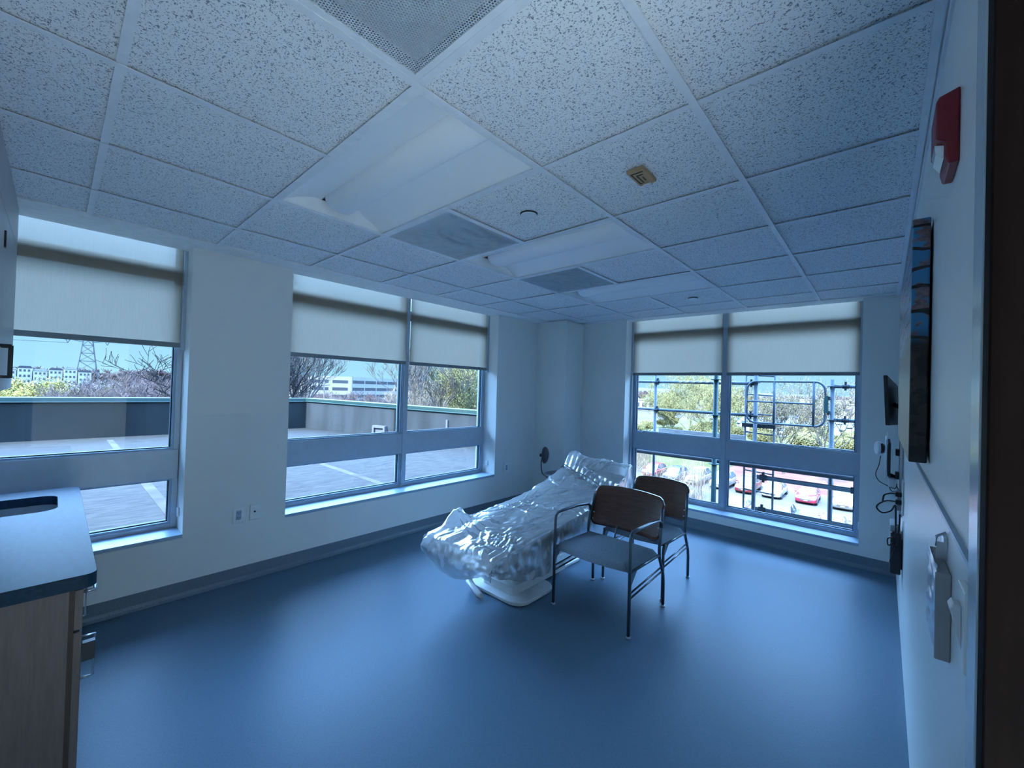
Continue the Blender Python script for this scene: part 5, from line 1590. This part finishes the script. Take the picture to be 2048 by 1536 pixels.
for z in (23, 18.6):
    m = MB()
    for s_ in (-1, 1):
        m.tube([(PX, PY + s_ * 1.4, z), (PX, PY + s_ * 8, z + 1.2)], .12, 4); m.tube([(PX, PY + s_ * 1.6, z + 2), (PX, PY + s_ * 8, z + 1.2)], .09, 4)
    m.build('cross_arm', M['pylon'], t)
    for s_ in (-1, 1):
        m = MB(); m.tube([(PX, PY + s_ * 7.9, z + 1.2), (PX, PY + s_ * 7.0, z - .9)], .12, 4); m.tube([(PX, PY + s_ * 6.1, z + 1.2), (PX, PY + s_ * 7.0, z - .9)], .12, 4); m.build('insulator', M['pylon'], t)
for z, lab in ((22.1, 'thin upper power line running left from the pylon'), (17.7, 'thin lower power line running left from the pylon')):
    m = MB(); m.tube([(PX, PY - 7, z), (PX, PY - 60, z - 1.2), (PX, PY - 160, z + 2)], .09, 4, cap=False)
    tag(m.build('power_line', M['pylon']), lab, 'power line')
# utility pole with two arms
t = thing('utility_pole', (-92, 40.2, GZ), 'leaning utility pole with two crossarms before the pale parking building', 'utility pole')
MB().tube([(-92, 40.4, GZ), (-92, 39.9, 2.9)], .16, 6).build('pole', M['bark'], t)
for z in (2.6, .9):
    MB().tube([(-92, 38.6, z - .15), (-92, 41.3, z + .25)], .09, 4).build('crossarm', M['bark'], t)
for px_, py_, h_ in ((-125, 47.5, 8.2), (-120, 49.8, 6.6), (-128, 50.6, 7.0)):
    pass

# ------------------------------------------------------------------ scaffolding outside the far window
OY, IY = 7.2, 5.65
def sx(X, Y): return .455 + (X - .455) * (Y + .1) / 6.4
def sz(Z, Y): return 1.49 + (Z - 1.49) * (Y + .1) / 6.4
R_ = .0242
SG = 'galvanised standards of the scaffold'
def standard(x, y, z0, z1, label, m=None, r=R_, discs=()):
    t = thing('scaffold_standard', (x, y, z0), label, 'scaffold tube')
    MB().tube([(x, y, z0), (x, y, z1)], r, 12).build('tube', m or M['scaf'], t)
    for z in discs:
        MB().lathe([(.024, -.005), (.062, -.005), (.062, .005), (.024, .005)], (x, y, z), 16).build('rosette', m or M['scaf'], t)
standard(sx(-2.237, OY), OY, GZ, 2.6, 'thin galvanised scaffold upright in the left pane', discs=(sz(.10, OY), 1.69, 1.19))
standard(sx(-1.344, 5.5), 5.5, GZ, 3.4, 'thick dark green scaffold upright close to the glass, left of the mullion', M['scafg'], .030, discs=(sz(1.712, 5.5), sz(1.20, 5.5), .62, .12))
standard(sx(-.837, OY), OY, GZ, 2.12, 'galvanised scaffold upright standing inside the ladder', r=.029, discs=(1.70, 1.19, 2.09))
standard(sx(-.012, OY), OY, GZ, sz(1.722, OY), 'galvanised scaffold upright with open top carrying the gate hinge', r=.029, discs=(1.66, 1.19))
def rail(p0, p1, label, r=R_, m=None, clamps=()):
    t = thing('scaffold_rail', p0, label, 'scaffold rail')
    MB().tube([p0, p1], r, 12).build('tube', m or M['scaf'], t)
    for f in clamps:
        q_ = Vector(p0).lerp(Vector(p1), f)
        d = (Vector(p1) - Vector(p0)).normalized() * .035
        MB().tube([q_ - d, q_ + d], r * 1.3, 10).build('coupler', M['coupler'], t)
        MB().box((q_.x - .012, q_.y - .02, q_.z - .055), (q_.x + .012, q_.y + .02, q_.z + .065)).build('wedge', M['coupler'], t)
    return t
xs2 = sx(-.86, OY)
tr = rail((-3.6, OY, 1.705), (xs2, OY, 1.685), 'upper guard rail left of the ladder, partly wrapped in yellow and black tape', clamps=(.40, .985))
rail((-3.6, OY, 1.20), (xs2, OY, 1.19), 'middle guard rail crossing the left pane to the ladder', clamps=(.40, .985))
rail((sx(.0, OY), OY, 1.66), (3.2, OY, 1.66), 'upper guard rail right of the gate post', clamps=(.04,))
rail((sx(.0, OY), OY, 1.19), (3.2, OY, 1.19), 'middle guard rail right of the gate post', clamps=(.04,))
# hazard tape on the upper rail
m1, m2 = MB(), MB()
for k in range(16):
    x0 = sx(-1.90, OY) + k * .055
    seg = []
    for i in range(13):
        a = 2 * PI * i / 12
        seg.append(a)
    vs = []
    for i, a in enumerate(seg):
        off = .045 * math.sin(a)
        for dx in (0, .055):
            vs.append((x0 + dx + off, OY + .0265 * math.cos(a + .8), 1.695 + .0265 * math.sin(a + .8)))
    (m1 if k % 2 else m2).add(vs, [(2 * i, 2 * i + 1, 2 * i + 3, 2 * i + 2) for i in range(12)], True)
m1.build('hazard_tape', mat('tape_black', (.02, .02, .02), .5), tr, fix=False); m2.build('hazard_tape', mat('tape_cream', (.10, .085, .05), .5), tr, fix=False)
rail((sx(-.80, IY), IY, sz(.40, IY)), (2.6, IY, sz(.40, IY)), 'upper dark ledger seen low in the right pane above the cars', r=.027, clamps=(.02, .28))
rail((sx(-.81, IY), IY, sz(-.035, IY)), (2.6, IY, sz(-.035, IY)), 'lower dark ledger seen just above the right window sill', r=.027, clamps=(.02,))
rail((sx(-1.66, IY), 5.5, sz(-.03, IY)), (sx(-1.32, IY), 5.5, sz(-.045, IY)), 'short lower ledger by the green upright in the left lower pane', r=.018)
# platform and toe boards
t = thing('scaffold_platform', (-.5, 6.3, .6), 'dark scaffold walking platform at transom height outside the window', 'scaffold platform')
for k in range(5):
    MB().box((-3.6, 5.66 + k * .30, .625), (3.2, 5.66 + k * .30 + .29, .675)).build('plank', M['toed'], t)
MB().tube([(-3.6, 5.64, .64), (3.2, 5.64, .64)], .030, 10).build('edge_beam', M['coupler'], t)
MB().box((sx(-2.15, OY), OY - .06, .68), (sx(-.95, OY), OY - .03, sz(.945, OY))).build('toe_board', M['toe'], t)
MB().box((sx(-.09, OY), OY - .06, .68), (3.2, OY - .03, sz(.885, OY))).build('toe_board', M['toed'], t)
# ladder
lx0, lx1 = sx(-.969, OY), sx(-.624, OY)
t = thing('scaffold_ladder', ((lx0 + lx1) / 2, OY + .1, -2), 'narrow dark steel access ladder in the right pane of the scaffold window', 'ladder')
for x in (lx0, lx1):
    MB().tube([(x, OY + .06, -3.2), (x, OY + .06, 2.2)], .015, 8).build('stile', M['scaf'], t)
for k in range(17):
    z = -3.0 + k * .30
    MB().tube([(lx0, OY + .06, z + .02), (lx1, OY + .06, z)], .011, 6).build('rung', M['scaf'], t)
MB().box((lx0 - .04, OY + .02, sz(1.06, OY)), (lx1 + .02, OY + .09, sz(1.115, OY))).build('hatch_bar', M['coupler'], t)
# rounded safety gate
gx0, gx1, gz0, gz1 = sx(-.925, OY), sx(-.075, OY), sz(1.135, OY), sz(1.69, OY)
t = thing('safety_gate', ((gx0 + gx1) / 2, OY - .1, gz0), 'rounded tubular safety gate spanning from the ladder to the right upright', 'gate')
pl = [(x, OY - .08, z) for x, z in rrect(gx0, gz0, gx1, gz1, .12, 7)]; pl.append(pl[0])
MB().tube(pl, .015, 8, cap=False).build('frame', M['scaf'], t)
MB().tube([(gx0, OY - .08, (gz0 + gz1) / 2 + .01), (gx1 - .12, OY - .08, (gz0 + gz1) / 2)], .013, 8).build('bar', M['scaf'], t)
for x in (lx1 + .015, gx1 - .13):
    MB().tube([(x, OY - .08, gz0), (x, OY - .08, gz1)], .016, 8).build('upright_bar', M['scaf'], t)
MB().box((gx1 - .01, OY - .10, gz0 + .20), (gx1 + .035, OY - .05, gz0 + .44)).build('hinge_plate', M['scafg'], t)
for z in (gz0 + .20, gz0 + .40):
    MB().box((gx1 + .02, OY - .09, z - .02), (sx(-.012, OY) - .02, OY - .02, z + .03)).build('hinge_bracket', M['coupler'], t)
